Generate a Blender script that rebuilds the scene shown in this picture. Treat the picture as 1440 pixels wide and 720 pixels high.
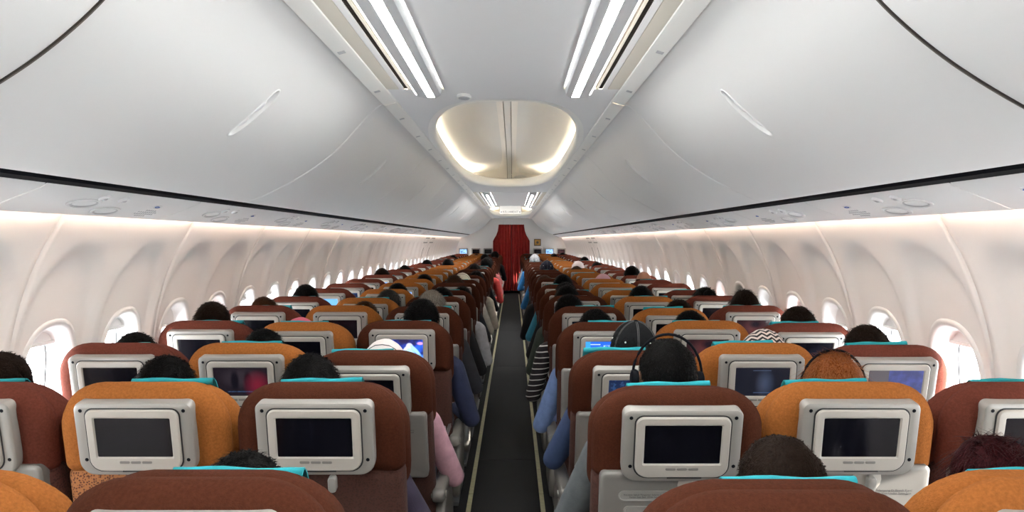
import bpy, math, random
import numpy as np
from mathutils import Vector, Matrix
random.seed(7)
PI = math.pi
scene = bpy.context.scene
for o in list(bpy.data.objects):
    bpy.data.objects.remove(o)

# ------------------------------------------------------------------ camera
FPX = 1060.0                      # focal length in pixels of the 1440 px wide frame
EYE = (0.04, 0.0, 1.55)
HZ = 338.0                        # image row of the horizon
cd = bpy.data.cameras.new('camera')
cd.sensor_fit = 'HORIZONTAL'
cd.sensor_width = 36.0
cd.lens = 36.0 * FPX / 1440.0
cd.shift_x = -1.0 / 1440.0
cd.shift_y = -(360.0 - HZ) / 1440.0
cd.clip_start = 0.02
cam = bpy.data.objects.new('camera', cd)
scene.collection.objects.link(cam)
cam.location = EYE
cam.rotation_euler = (PI / 2, 0, 0)
scene.camera = cam

# ------------------------------------------------------------------ world, exposure
w = bpy.data.worlds.new('sky')
scene.world = w
w.use_nodes = True
bg = w.node_tree.nodes['Background']
bg.inputs[0].default_value = (0.88, 0.95, 1.0, 1)
bg.inputs[1].default_value = 16.0
scene.view_settings.view_transform = 'Standard'
scene.view_settings.look = 'None'
scene.view_settings.exposure = 0.8
scene.view_settings.gamma = 1.0
scene.view_settings.use_curve_mapping = False
BAR_E, COVE_E, WASH_E = 36.0, 24.0, 18.0
scene.cycles.max_bounces = 10
scene.cycles.diffuse_bounces = 7

sl = bpy.data.lights.new('sun', 'SUN')
sl.energy = 18.0
sl.angle = math.radians(1.5)
sl.color = (1.0, .95, .88)
sun = bpy.data.objects.new('sun', sl)
scene.collection.objects.link(sun)
sun.rotation_euler = Vector((-.65, .22, -.24)).to_track_quat('-Z', 'Y').to_euler()

# ------------------------------------------------------------------ helpers
COL = scene.collection


def link(o, parent=None):
    COL.objects.link(o)
    if parent is not None:
        o.parent = parent
    return o


def tag(o, label=None, cat=None, group=None, kind=None):
    if label: o['label'] = label
    if cat: o['category'] = cat
    if group: o['group'] = group
    if kind: o['kind'] = kind
    return o


def empty(name, loc=(0, 0, 0), rz=0.0):
    o = bpy.data.objects.new(name, None)
    o.empty_display_size = 0.05
    link(o)
    o.location = loc
    o.rotation_euler = (0, 0, rz)
    return o


def mk(name, V, F, mats, smooth=True, fm=None, auto=None):
    me = bpy.data.meshes.new(name)
    me.from_pydata([tuple(v) for v in V], [], F)
    for m in (mats if isinstance(mats, (list, tuple)) else [mats]):
        me.materials.append(m)
    if fm is not None:
        me.polygons.foreach_set('material_index', fm)
    if smooth:
        me.polygons.foreach_set('use_smooth', [True] * len(me.polygons))
        if auto is not None:
            me.set_sharp_from_angle(angle=math.radians(auto))
    me.update()
    return me


def put(name, me, parent=None, loc=(0, 0, 0), rot=(0, 0, 0), sc=None):
    o = bpy.data.objects.new(name, me)
    link(o, parent)
    o.location = loc
    o.rotation_euler = rot
    if sc: o.scale = sc
    return o


class MB:
    """collects vertices and faces of one mesh"""
    def __init__(s):
        s.V, s.F, s.M = [], [], []

    def add(s, V, F, m=0):
        n = len(s.V)
        s.V += [tuple(v) for v in V]
        s.F += [tuple(i + n for i in f) for f in F]
        s.M += [m] * len(F)
        return s

    def box(s, x0, x1, y0, y1, z0, z1, m=0):
        V = [(x, y, z) for z in (z0, z1) for y in (y0, y1) for x in (x0, x1)]
        return s.add(V, [(0, 2, 3, 1), (4, 5, 7, 6), (0, 1, 5, 4), (2, 6, 7, 3), (0, 4, 6, 2), (1, 3, 7, 5)], m)

    def tube(s, pts, r, n=8, m=0, cap=True):
        pts = [Vector(p) for p in pts]
        rs = r if isinstance(r, (list, tuple)) else [r] * len(pts)
        V, F = [], []
        for i, p in enumerate(pts):
            t = (pts[min(i + 1, len(pts) - 1)] - pts[max(i - 1, 0)]).normalized()
            a = t.cross(Vector((0, 0, 1)) if abs(t.z) < .9 else Vector((1, 0, 0))).normalized()
            b = t.cross(a)
            for k in range(n):
                q = 2 * PI * k / n
                V.append(p + (a * math.cos(q) + b * math.sin(q)) * rs[i])
        for i in range(len(pts) - 1):
            for k in range(n):
                k2 = (k + 1) % n
                F.append((i * n + k, i * n + k2, (i + 1) * n + k2, (i + 1) * n + k))
        if cap:
            F.append(tuple(range(n)))
            F.append(tuple(reversed(range((len(pts) - 1) * n, len(pts) * n))))
        return s.add(V, F, m)

    def ell(s, c, r, nu=14, nv=9, m=0):
        V, F = [(c[0], c[1], c[2] - r[2])], []
        for j in range(1, nv):
            b = -PI / 2 + PI * j / nv
            for i in range(nu):
                a = 2 * PI * i / nu
                V.append((c[0] + r[0] * math.cos(b) * math.cos(a), c[1] + r[1] * math.cos(b) * math.sin(a), c[2] + r[2] * math.sin(b)))
        V.append((c[0], c[1], c[2] + r[2]))
        for i in range(nu):
            i2 = (i + 1) % nu
            F.append((0, 1 + i2, 1 + i))
            for j in range(nv - 2):
                F.append((1 + j * nu + i, 1 + j * nu + i2, 1 + (j + 1) * nu + i2, 1 + (j + 1) * nu + i))
            F.append((1 + (nv - 2) * nu + i, 1 + (nv - 2) * nu + i2, len(V) - 1))
        return s.add(V, F, m)

    def loft(s, rings, m=0, cap0=True, cap1=True, closed=True):
        n = len(rings[0])
        V = [p for r in rings for p in r]
        F = []
        for i in range(len(rings) - 1):
            for k in range(n if closed else n - 1):
                k2 = (k + 1) % n
                F.append((i * n + k, i * n + k2, (i + 1) * n + k2, (i + 1) * n + k))
        if cap0: F.append(tuple(reversed(range(n))))
        if cap1: F.append(tuple(range((len(rings) - 1) * n, len(rings) * n)))
        return s.add(V, F, m)

    def mesh(s, name, mats, smooth=True, auto=None, T=None, mirror=False):
        V, F = s.V, s.F
        if T: V = [T(*v) for v in V]
        if mirror:
            V = [(-v[0], v[1], v[2]) for v in V]
            F = [tuple(reversed(f)) for f in F]
        return mk(name, V, F, mats, smooth, s.M, auto)


def rr(cx, cz, w_, h, rt, rb=None, n=5):
    """rounded rectangle in x,z: list of (x,z), counter-clockwise from lower right"""
    rb = rt if rb is None else rb
    out = []
    for (sx, sz, r, a0) in ((1, -1, rb, -90), (1, 1, rt, 0), (-1, 1, rt, 90), (-1, -1, rb, 180)):
        r = max(min(r, w_ / 2 - 1e-4, h / 2 - 1e-4), 1e-4)
        ox, oz = cx + sx * (w_ / 2 - r), cz + sz * (h / 2 - r)
        for k in range(n + 1):
            a = math.radians(a0 + 90.0 * k / n)
            out.append((ox + r * math.cos(a), oz + r * math.sin(a)))
    return out


def rrslab(mb, cx, cz, w_, h, rt, rb, prof, n=5, m=0, cap0=True, cap1=True):
    """prof: list of (inset, y) from the -y face to the +y face"""
    rings = []
    for ins, y in prof:
        o = rr(cx, cz, w_ - 2 * ins, h - 2 * ins, rt - ins * .8, rb - ins * .8, n)
        rings.append([(x, y, z) for x, z in o])
    mb.loft(rings, m, cap0, cap1)
    return mb


def bevel_prof(y0, y1, b, puff=0.0, pin=0.0):
    p = []
    if puff: p.append((pin, y0 - puff))
    p += [(b, y0), (b * .35, y0 + b * .25), (0, y0 + b), (0, y1 - b), (b * .35, y1 - b * .25), (b, y1)]
    return p


def sell(cu, cv, a, b, p):
    def val(u, v):
        return (abs((u - cu) / a) ** p + abs((v - cv) / b) ** p) ** (1 / p)
    val.c = (cu, cv)
    return val


def grid(us, vs, pos, holes=()):
    """surface over us x vs; holes are superellipses in (u,v), their rims snapped"""
    nu, nv = len(us), len(vs)
    UV = [[u, v] for v in vs for u in us]
    keep = [True] * ((nu - 1) * (nv - 1))
    quads = [(j * nu + i, j * nu + i + 1, (j + 1) * nu + i + 1, (j + 1) * nu + i) for j in range(nv - 1) for i in range(nu - 1)]
    for h in holes:
        ins = [h(u, v) < 1 for u, v in UV]
        mv = set()
        for k, q in enumerate(quads):
            c = sum(ins[i] for i in q)
            if c == 4: keep[k] = False
            elif c > 0: mv.update(i for i in q if ins[i])
        for i in mv:
            u, v = UV[i]
            t = max(h(u, v), 1e-3)
            UV[i] = [h.c[0] + (u - h.c[0]) / t, h.c[1] + (v - h.c[1]) / t]
    F = [q for k, q in enumerate(quads) if keep[k]]
    used = sorted({i for f in F for i in f})
    mp = {i: k for k, i in enumerate(used)}
    return [pos(*UV[i]) for i in used], [tuple(mp[i] for i in f) for f in F]


def lerp(pts, x):
    if x <= pts[0][0]: return pts[0][1]
    for (a, b), (c, d) in zip(pts, pts[1:]):
        if x <= c: return b + (d - b) * (x - a) / (c - a)
    return pts[-1][1]


def catmull(P, n=8):
    out = []
    for i in range(len(P) - 1):
        p0, p1, p2, p3 = P[max(i - 1, 0)], P[i], P[i + 1], P[min(i + 2, len(P) - 1)]
        for k in range(n):
            t = k / n
            out.append(tuple(.5 * (2 * b + (c - a) * t + (2 * a - 5 * b + 4 * c - d) * t * t + (-a + 3 * b - 3 * c + d) * t ** 3)
                             for a, b, c, d in zip(p0, p1, p2, p3)))
    out.append(tuple(P[-1]))
    return out


def frange(a, b, n):
    return [a + (b - a) * i / n for i in range(n + 1)]


# ------------------------------------------------------------------ materials
def newmat(name):
    m = bpy.data.materials.new(name)
    m.use_nodes = True
    nt = m.node_tree
    return m, nt, nt.nodes['Principled BSDF']


def pmat(name, col, rough=.5, metal=0.0, bump=None, vary=None, sheen=0.0, coat=0.0, spec=None):
    m, nt, b = newmat(name)
    b.inputs['Base Color'].default_value = (*col, 1)
    b.inputs['Roughness'].default_value = rough
    b.inputs['Metallic'].default_value = metal
    if spec is not None: b.inputs['Specular IOR Level'].default_value = spec
    if sheen:
        b.inputs['Sheen Weight'].default_value = sheen
        b.inputs['Sheen Roughness'].default_value = .45
        b.inputs['Sheen Tint'].default_value = (*[min(1, c * 2 + .1) for c in col], 1)
    if coat: b.inputs['Coat Weight'].default_value = coat
    tc = nt.nodes.new('ShaderNodeTexCoord')
    if vary:
        n = nt.nodes.new('ShaderNodeTexNoise'); n.inputs['Scale'].default_value = vary[0]; n.inputs['Detail'].default_value = 4
        nt.links.new(tc.outputs['Object'], n.inputs['Vector'])
        r = nt.nodes.new('ShaderNodeValToRGB')
        r.color_ramp.elements[0].position = .3; r.color_ramp.elements[1].position = .7
        r.color_ramp.elements[0].color = (*[c * (1 - vary[1]) for c in col], 1)
        r.color_ramp.elements[1].color = (*[min(1, c * (1 + vary[1])) for c in col], 1)
        nt.links.new(n.outputs['Fac'], r.inputs['Fac'])
        nt.links.new(r.outputs['Color'], b.inputs['Base Color'])
    if bump:
        n2 = nt.nodes.new('ShaderNodeTexNoise'); n2.inputs['Scale'].default_value = bump[0]; n2.inputs['Detail'].default_value = 3
        nt.links.new(tc.outputs['Object'], n2.inputs['Vector'])
        bp = nt.nodes.new('ShaderNodeBump'); bp.inputs['Strength'].default_value = bump[1]; bp.inputs['Distance'].default_value = bump[2] if len(bump) > 2 else .004
        nt.links.new(n2.outputs['Fac'], bp.inputs['Height'])
        nt.links.new(bp.outputs['Normal'], b.inputs['Normal'])
    return m


def emat(name, col, strength):
    m, nt, b = newmat(name)
    b.inputs['Base Color'].default_value = (*col, 1)
    b.inputs['Emission Color'].default_value = (*col, 1)
    b.inputs['Emission Strength'].default_value = strength
    return m


M = {}
M['bin'] = pmat('bin_white', (.72, .727, .727), .5, bump=(60, .03))
M['rail'] = pmat('rail_white', (.82, .82, .79), .4)
M['wall'] = pmat('sidewall', (.84, .80, .775), .42, bump=(500, .05, .001))
M['wall_frame'] = pmat('window_bezel', (.80, .78, .765), .4)
M['ceil'] = pmat('ceiling_panel', (.74, .745, .75), .45, bump=(80, .02))
M['cream'] = pmat('ceiling_cream', (.64, .60, .52), .5)
M['vault'] = pmat('vault', (.86, .84, .81), .5)
M['psu'] = pmat('console_white', (.72, .73, .74), .35)
M['psu_grey'] = pmat('console_grey', (.45, .46, .48), .3)
M['black'] = pmat('black_gap', (.003, .0035, .006), .6, spec=.1)
M['dark'] = pmat('dark_gap', (.02, .02, .022), .6)
M['vent'] = pmat('vent_dark', (.03, .022, .015), .6)
M['seal'] = pmat('bin_seal_shadow', (.10, .085, .075), .6)  # bin edge trim, its dark colour also holding the shadow at the step
M['seam'] = pmat('panel_sealant', (.36, .29, .25), .7)
M['line'] = pmat('seam_grey', (.30, .30, .29), .6)
M['blue'] = pmat('blue_mark', (.05, .13, .5), .4)
M['bar_house'] = pmat('lamp_housing', (.55, .56, .57), .4)
M['bar_light'] = emat('lamp_diffuser', (1.0, .985, .95), BAR_E)
M['bar_thin'] = emat('lamp_edge_diffuser', (1.0, .985, .95), BAR_E * .16)
M['cove'] = emat('cove_light', (1.0, .83, .61), COVE_E)
M['wash'] = emat('wash_light', (1.0, .80, .66), WASH_E)
M['carpet'] = pmat('carpet', (.022, .022, .023), .95, bump=(900, .6, .004), vary=(300, .5))
M['floor'] = pmat('floor_dark', (.012, .012, .013), .9, bump=(500, .4))
M['strip'] = pmat('path_strip', (.55, .52, .30), .55, vary=(30, .12))
M['silver'] = pmat('screen_housing', (.29, .277, .255), .38, metal=.15, bump=(900, .04, .001))
M['bezel'] = pmat('screen_bezel', (.41, .383, .34), .4)
M['tray'] = pmat('tray_grey', (.215, .205, .19), .38, metal=.15)
M['placard'] = pmat('tray_placard', (.29, .28, .26), .35, metal=.1)
M['ink'] = pmat('ink', (.05, .05, .05), .6)
M['arm'] = pmat('armrest_grey', (.12, .112, .10), .5)
M['arm_panel'] = pmat('armrest_side', (.17, .16, .142), .45)
M['metal'] = pmat('seat_metal', (.35, .35, .36), .35, metal=.8)
M['teal'] = pmat('teal_cloth', (.012, .30, .345), .85, bump=(700, .3), vary=(40, .12), sheen=.2)
M['curtain'] = pmat('curtain_red', (.36, .018, .012), .8, bump=(400, .25), vary=(12, .15), sheen=.15)
M['gold'] = pmat('plaque_gold', (.55, .28, .06), .45, metal=.3, vary=(30, .2))
M['frame_dark'] = pmat('plaque_frame', (.12, .09, .06), .4)
M['bulk'] = pmat('bulkhead', (.74, .71, .68), .5)


def fabric(name, col, lines=0.16):
    return pmat(name, col, .95, bump=(420, .5, .004), vary=(170, lines), sheen=.05, spec=.06)


M['brown'] = fabric('fabric_brown', (.060, .0180, .0095))
M['orange'] = fabric('fabric_orange', (.285, .098, .024))
M['wine'] = fabric('fabric_wine', (.118, .033, .022))


def flecked(name, col, dark):
    m, nt, b = newmat(name)
    b.inputs['Roughness'].default_value = .95
    tc = nt.nodes.new('ShaderNodeTexCoord')
    v = nt.nodes.new('ShaderNodeTexVoronoi'); v.inputs['Scale'].default_value = 150; v.inputs['Randomness'].default_value = .9
    nt.links.new(tc.outputs['Object'], v.inputs['Vector'])
    r = nt.nodes.new('ShaderNodeValToRGB')
    r.color_ramp.elements[0].position = .30; r.color_ramp.elements[0].color = (*dark, 1)
    r.color_ramp.elements[1].position = .5; r.color_ramp.elements[1].color = (*col, 1)
    nt.links.new(v.outputs['Distance'], r.inputs['Fac'])
    nt.links.new(r.outputs['Color'], b.inputs['Base Color'])
    bp = nt.nodes.new('ShaderNodeBump'); bp.inputs['Strength'].default_value = .4; bp.inputs['Distance'].default_value = .003
    nt.links.new(v.outputs['Distance'], bp.inputs['Height'])
    nt.links.new(bp.outputs['Normal'], b.inputs['Normal'])
    return m


M['orange_low'] = flecked('fabric_orange_flecked', (.36, .14, .048), (.10, .033, .014))
M['brown_low'] = flecked('fabric_brown_low', (.058, .019, .012), (.042, .014, .009))
M['wine_low'] = flecked('fabric_wine_low', (.095, .03, .022), (.05, .016, .012))

# glass pane: clear with a faint reflection
gm, nt, b_ = newmat('pane_glass')
nt.nodes.remove(b_)
tr = nt.nodes.new('ShaderNodeBsdfTransparent'); gl = nt.nodes.new('ShaderNodeBsdfGlossy'); gl.inputs['Roughness'].default_value = .05
mx = nt.nodes.new('ShaderNodeMixShader'); mx.inputs[0].default_value = .06
nt.links.new(tr.outputs[0], mx.inputs[1]); nt.links.new(gl.outputs[0], mx.inputs[2])
nt.links.new(mx.outputs[0], nt.nodes['Material Output'].inputs[0])
M['glass'] = gm


# ---- screens: flat pictures, drawn in the screen's own x,z (metres, centred)
class SH:
    def __init__(s, name, rough=.12):
        s.m, s.nt, s.b = newmat(name)
        s.b.inputs['Base Color'].default_value = (.006, .006, .008, 1)
        s.b.inputs['Roughness'].default_value = rough
        tc = s.nt.nodes.new('ShaderNodeTexCoord')
        sp = s.nt.nodes.new('ShaderNodeSeparateXYZ')
        s.nt.links.new(tc.outputs['Object'], sp.inputs[0])
        s.X, s.Z, s.vec = sp.outputs[0], sp.outputs[2], tc.outputs['Object']
        s.col = None

    def math(s, op, a, b=None):
        n = s.nt.nodes.new('ShaderNodeMath'); n.operation = op
        for i, v in enumerate((a, b)):
            if v is None: continue
            if isinstance(v, (int, float)): n.inputs[i].default_value = v
            else: s.nt.links.new(v, n.inputs[i])
        return n.outputs[0]

    def blob(s, cx, cz, rx, rz, soft=.3, rot=0.0):
        dx = s.math('SUBTRACT', s.X, cx); dz = s.math('SUBTRACT', s.Z, cz)
        if rot:
            c, q = math.cos(rot), math.sin(rot)
            ax = s.math('ADD', s.math('MULTIPLY', dx, c), s.math('MULTIPLY', dz, q))
            az = s.math('SUBTRACT', s.math('MULTIPLY', dz, c), s.math('MULTIPLY', dx, q))
            dx, dz = ax, az
        d = s.math('SQRT', s.math('ADD', s.math('POWER', s.math('ABSOLUTE', s.math('DIVIDE', dx, rx)), 2),
                                  s.math('POWER', s.math('ABSOLUTE', s.math('DIVIDE', dz, rz)), 2)))
        n = s.nt.nodes.new('ShaderNodeMapRange')
        n.inputs[1].default_value = 1 + soft; n.inputs[2].default_value = 1 - soft
        s.nt.links.new(d, n.inputs[0])
        return n.outputs[0]

    def noise(s, scale, lo, hi):
        n = s.nt.nodes.new('ShaderNodeTexNoise'); n.inputs['Scale'].default_value = scale; n.inputs['Detail'].default_value = 5
        s.nt.links.new(s.vec, n.inputs['Vector'])
        r = s.nt.nodes.new('ShaderNodeMapRange'); r.inputs[1].default_value = lo; r.inputs[2].default_value = hi
        s.nt.links.new(n.outputs['Fac'], r.inputs[0])
        return r.outputs[0]

    def rect(s, x0, x1, z0, z1):
        a = s.math('MULTIPLY', s.math('GREATER_THAN', s.X, x0), s.math('LESS_THAN', s.X, x1))
        return s.math('MULTIPLY', a, s.math('MULTIPLY', s.math('GREATER_THAN', s.Z, z0), s.math('LESS_THAN', s.Z, z1)))

    def lay(s, col, fac=None):
        if s.col is None or fac is None:
            n = s.nt.nodes.new('ShaderNodeRGB'); n.outputs[0].default_value = (*col, 1); s.col = n.outputs[0]; return s
        n = s.nt.nodes.new('ShaderNodeMix'); n.data_type = 'RGBA'
        s.nt.links.new(fac, n.inputs['Factor']) if not isinstance(fac, float) else None
        s.nt.links.new(s.col, n.inputs['A']); n.inputs['B'].default_value = (*col, 1)
        s.col = n.outputs['Result']
        return s

    def done(s, strength):
        s.nt.links.new(s.col, s.b.inputs['Emission Color'])
        s.b.inputs['Emission Strength'].default_value = strength
        return s.m


SCR = {}
SCR['off'] = pmat('screen_off', (.004, .004, .007), .12, spec=.35)
s = SH('screen_film')                      # blue animated scene, two pale figures
s.lay((.01, .02, .12)); s.lay((.02, .10, .75), s.noise(22, .42, .66)); s.lay((.015, .012, .05), s.blob(.01, .05, .05, .025, .6))
s.lay((.12, .40, .95), s.blob(.035, -.045, .075, .02, .6)); s.lay((.15, .45, .9), s.blob(-.022, .004, .030, .012, .25, -.3))
s.lay((.45, .62, .95), s.blob(-.040, .022, .011, .014, .25)); s.lay((.22, .55, .95), s.blob(-.020, -.014, .018, .024, .3, .5))
s.lay((.60, .58, .95), s.blob(.035, .022, .014, .014, .25)); s.lay((.55, .60, .95), s.blob(.012, -.004, .010, .030, .25, -.55))
s.lay((.35, .70, .98), s.blob(.036, -.022, .022, .034, .25)); s.lay((.30, .62, .95), s.blob(.060, .004, .008, .034, .3, .75))
s.lay((.5, .25, .55), s.blob(.085, .035, .014, .007, .3))
SCR['film'] = s.done(1.15)
s = SH('screen_map')
s.lay((.02, .12, .75)); s.lay((.35, .55, .95), s.math('MULTIPLY', s.noise(60, .5, .56), s.blob(.01, .015, .07, .022, .1)))
s.lay((.04, .30, .9), s.rect(-.1, -.075, -.06, .06)); s.lay((.55, .7, 1), s.rect(-.075, -.03, .038, .042)); s.lay((.55, .7, 1), s.rect(.02, .08, .038, .042))
s.lay((.10, .2, .65), s.rect(-.06, .08, -.045, -.02))
SCR['map'] = s.done(.9)
s = SH('screen_dim_map')
s.lay((.008, .016, .05)); s.lay((.02, .05, .13), s.noise(70, .52, .6))
SCR['dimmap'] = s.done(.8)
s = SH('screen_subtitle')
s.lay((.012, .008, .012)); s.lay((.03, .022, .028), s.blob(0, .015, .06, .03, .4)); s.lay((.004, .003, .006), s.blob(-.022, .005, .014, .035, .3)); s.lay((.004, .003, .006), s.blob(.026, .005, .014, .032, .3))
s.lay((.16, .01, .025), s.blob(.058, -.012, .032, .035, .7)); s.lay((.05, .12, .28), s.math('MULTIPLY', s.rect(-.05, .06, -.039, -.035), s.noise(700, .5, .55)))
SCR['subtitle'] = s.done(.6)
s = SH('screen_figure')
s.lay((.006, .007, .012)); s.lay((.03, .04, .07), s.blob(.01, -.005, .022, .035, .7)); s.lay((.06, .08, .14), s.rect(-.035, .03, .042, .044)); s.lay((.05, .08, .16), s.rect(-.03, .03, -.042, -.040))
SCR['figure'] = s.done(.9)
s = SH('screen_half')
s.lay((.10, .09, .10)); s.lay((.05, .06, .16), s.rect(-.025, .2, -.1, .1)); s.lay((.07, .09, .3), s.math('MULTIPLY', s.rect(-.025, .2, -.1, .1), s.noise(35, .4, .7)))
SCR['half'] = s.done(.8)
s = SH('screen_sky')
s.lay((.16, .42, .85)); s.lay((.5, .68, .92), s.blob(.02, -.02, .06, .02, .5)); s.lay((.75, .42, .40), s.blob(-.055, -.02, .018, .04, .3)); s.lay((.04, .03, .06), s.blob(-.02, -.005, .012, .016, .3)); s.lay((.7, .35, .3), s.blob(-.02, -.035, .022, .018, .3))
SCR['sky'] = s.done(.9)
s = SH('screen_menu')
s.lay((.12, .33, .8)); s.lay((.45, .65, .95), s.noise(30, .45, .6)); s.lay((.03, .08, .3), s.rect(-.06, -.03, -.03, .02))
SCR['menu'] = s.done(1.0)
s = SH('screen_redface')
s.lay((.02, .008, .01)); s.lay((.10, .03, .03), s.blob(.0, .0, .05, .04, .8)); s.lay((.01, .006, .01), s.blob(.01, .03, .03, .02, .5))
SCR['redface'] = s.done(.7)

# ------------------------------------------------------------------ the tube of the cabin
Y0, Y1 = -2.0, 21.9
WPROF = [(0.0, 1.46), (.3, 1.56), (.6, 1.612), (.95, 1.635), (1.165, 1.62), (1.353, 1.578), (1.49, 1.525), (1.56, 1.487), (1.632, 1.446), (1.70, 1.405)]
WPS = catmull(WPROF, 6)


def wx(z): return lerp(WPS, z)


WIN_Z, PITCH = 1.035, .508
JOINT = 2.49


def smooth(t):
    t = max(0.0, min(1.0, t)); return t * t * (3 - 2 * t)


arch = sell(0, 1.12, .225, .40, 2.4)


def wallpos(u, z):
    """u along the cabin inside one panel (0..1.016, two windows)"""
    x = wx(z)
    du = (u - .254) if u < .508 else (u - .762)
    d = arch(du, z)
    x += .022 * smooth((1.06 - d) / .16) * smooth((z - .55) / .15)
    e = min(u, 1.016 - u)
    if e < .006: x += .012
    return (x, u, z)


us = [0, .004, .008] + frange(.008, 1.008, 42)[1:-1] + [1.008, 1.012, 1.016]
zs = [0, .15, .3, .45, .55, .62, .68, .74] + frange(.78, 1.60, 44) + [1.618, 1.64, 1.67, 1.70]
holes = [sell(.254, WIN_Z, .150, .205, 2.5), sell(.762, WIN_Z, .150, .205, 2.5)]
V, F = grid(us, zs, wallpos, holes)
F = [tuple(reversed(f)) for f in F]
fm_p = [1 if all(V[i][1] < .0045 for i in f) or all(V[i][1] > 1.0115 for i in f) else 0 for f in F]
panel_R = mk('panel', V, F, [M['wall'], M['seam']], fm=fm_p)
panel_L = mk('panel', [(-x, y, z) for x, y, z in V], [tuple(reversed(f)) for f in F], [M['wall'], M['seam']], fm=fm_p)


def window_parts():
    n = 40

    def ring(a, b, off, zoff=0):
        out = []
        for k in range(n):
            t = 2 * PI * k / n
            c, s_ = math.cos(t), math.sin(t)
            u = a * math.copysign(abs(c) ** (2 / 2.5), c); z = b * math.copysign(abs(s_) ** (2 / 2.5), s_)
            out.append((wx(WIN_Z + z) + .022 + off, u, z))
        return out
    fr = MB().loft([ring(.178, .232, .004), ring(.172, .226, -.004), ring(.160, .214, -.007), ring(.148, .203, -.003), ring(.140, .195, .010),
                    ring(.124, .178, .060), ring(.118, .172, .085), ring(.118, .172, .10)], cap0=False, cap1=False)
    pane = MB().loft([ring(.120, .174, .085), ring(.001, .001, .085)], cap0=False, cap1=True)
    seal = MB().loft([ring(.121, .175, .078), ring(.114, .168, .080)], cap0=False, cap1=False)
    return fr, pane, seal


def shade_part(frac):
    """sliding shade: slab from the top of the reveal down by frac of the opening"""
    top, bot = .19, .19 - .375 * frac
    mb = MB()
    us_ = frange(-.118, .118, 10)
    rows = []
    zz = frange(bot, top, 8)
    for z in zz:
        rr_ = []
        for u in us_:
            lim = .130 * max(0.0, 1 - abs(z / .188) ** 2.5) ** (1 / 2.5) if abs(z) < .188 else 0
            uu = max(-lim, min(lim, u * lim / .118 if lim < .118 else u))
            rr_.append((wx(WIN_Z + z) + .022 + .055, uu, z))
        rows.append(rr_)
    V_, F_ = [p for r in rows for p in r], []
    nn = len(us_)
    for j in range(len(zz) - 1):
        for i in range(nn - 1):
            F_.append((j * nn + i, (j + 1) * nn + i, (j + 1) * nn + i + 1, j * nn + i + 1))
    n0 = len(V_)
    V_ += [(x + .006, y, z) for x, y, z in V_]
    F_ += [tuple(n0 + i for i in reversed(f)) for f in F_]
    F_ += [(i, i + 1, n0 + i + 1, n0 + i) for i in range(nn - 1)]
    mb.add(V_, F_)
    # grip lip along the lower edge
    lim = .125 * max(0.0, 1 - abs(bot / .188) ** 2.5) ** (1 / 2.5) if abs(bot) < .188 else .03
    x0 = wx(WIN_Z + bot) + .022
    mb.box(x0 + .045, x0 + .056, -min(.1, lim), min(.1, lim), bot - .002, bot + .010)
    return mb


fr, pane, seal = window_parts()
WM = {}
for sgn, key in ((1, 'R'), (-1, 'L')):
    WM[key] = dict(frame=fr.mesh('frame', M['wall_frame'], mirror=sgn < 0), pane=pane.mesh('pane', M['glass'], mirror=sgn < 0),
                   seal=seal.mesh('seal', M['dark'], mirror=sgn < 0),
                   shade={f: shade_part(f).mesh('shade', M['wall_frame'], auto=30, mirror=sgn < 0) for f in (.16, .28, .55, .98)})

wall_side = {}
for key, sg in (('left', -1), ('right', 1)):
    r = empty('wall_' + key, (sg * 1.6, 0, 0))
    tag(r, 'curved white sidewall of arched panels ' + ('away from the plaque' if sg < 0 else 'on the plaque side'), 'wall', kind='structure')
    wall_side[sg] = r
win_n = 0
k0 = -5
while JOINT + 1.016 * k0 < Y1:
    y = JOINT + 1.016 * k0
    for sg in (-1, 1):
        put('panel', panel_R if sg > 0 else panel_L, wall_side[sg], (-sg * 1.6, y, 0))
        for j in (0, 1):
            yw = y + .254 + .508 * j
            if yw > Y1 - .3 or yw < Y0 + .2: continue
            win_n += 1
            wd = WM['R' if sg > 0 else 'L']
            wr = empty('window_%d' % win_n, (0, yw, WIN_Z))
            frac = .16
            if sg > 0: frac = {2: .28, 3: .16, 5: .98, 4: .28, 9: .55}.get(k0 * 2 + j, random.choice([.16, .16, .28]))
            else: frac = {0: .16, 1: .16, 2: .28}.get(k0 * 2 + j, random.choice([.16, .28, .16]))
            tag(wr, 'oval cabin window with white bezel, shade %s, bright sky outside' % ('pulled fully down' if frac > .9 else 'half drawn' if frac > .5 else 'raised'), 'window',
                'cabin windows along the sidewalls', 'structure')
            put('frame', wd['frame'], wr); put('pane', wd['pane'], wr); put('seal', wd['seal'], wr)
            put('shade', wd['shade'][frac], wr)
            if frac < .9:
                a = bpy.data.lights.new('daylight_portal', 'AREA'); a.shape = 'RECTANGLE'; a.size = .22; a.size_y = .33
                a.cycles.is_portal = True
                ao = bpy.data.objects.new('daylight_portal', a); link(ao)
                ao.location = (sg * 1.755, yw, WIN_Z); ao.rotation_euler = (0, sg * PI / 2, 0)
    k0 += 1

# floor
fl = empty('floor', (0, 10, 0))
tag(fl, 'dark cabin floor with charcoal aisle carpet and pale path strips', 'floor', kind='structure')
put('floor_plate', MB().box(-1.5, 1.5, Y0, Y1 + 1.0, -.05, 0).mesh('floor_plate', M['floor'], False), fl, (0, -10, 0))
cuts = [Y0, 1.4, 5.30, 9.2, 12.9, 16.6, 20.2, Y1]
for a, b in zip(cuts, cuts[1:]):
    put('carpet_piece', MB().box(-.196, .196, a + .006, b - .006, 0, .006).mesh('carpet_piece', M['carpet'], False), fl, (0, -10, 0))
seg = MB().box(-.013, .013, .004, .936, 0, .009).mesh('path_strip', M['strip'], False)
yy = Y0
while yy < Y1 - .95:
    for sg in (-1, 1):
        put('path_strip', seg, fl, (sg * .214, yy - 10, 0))
    yy += .94

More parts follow.
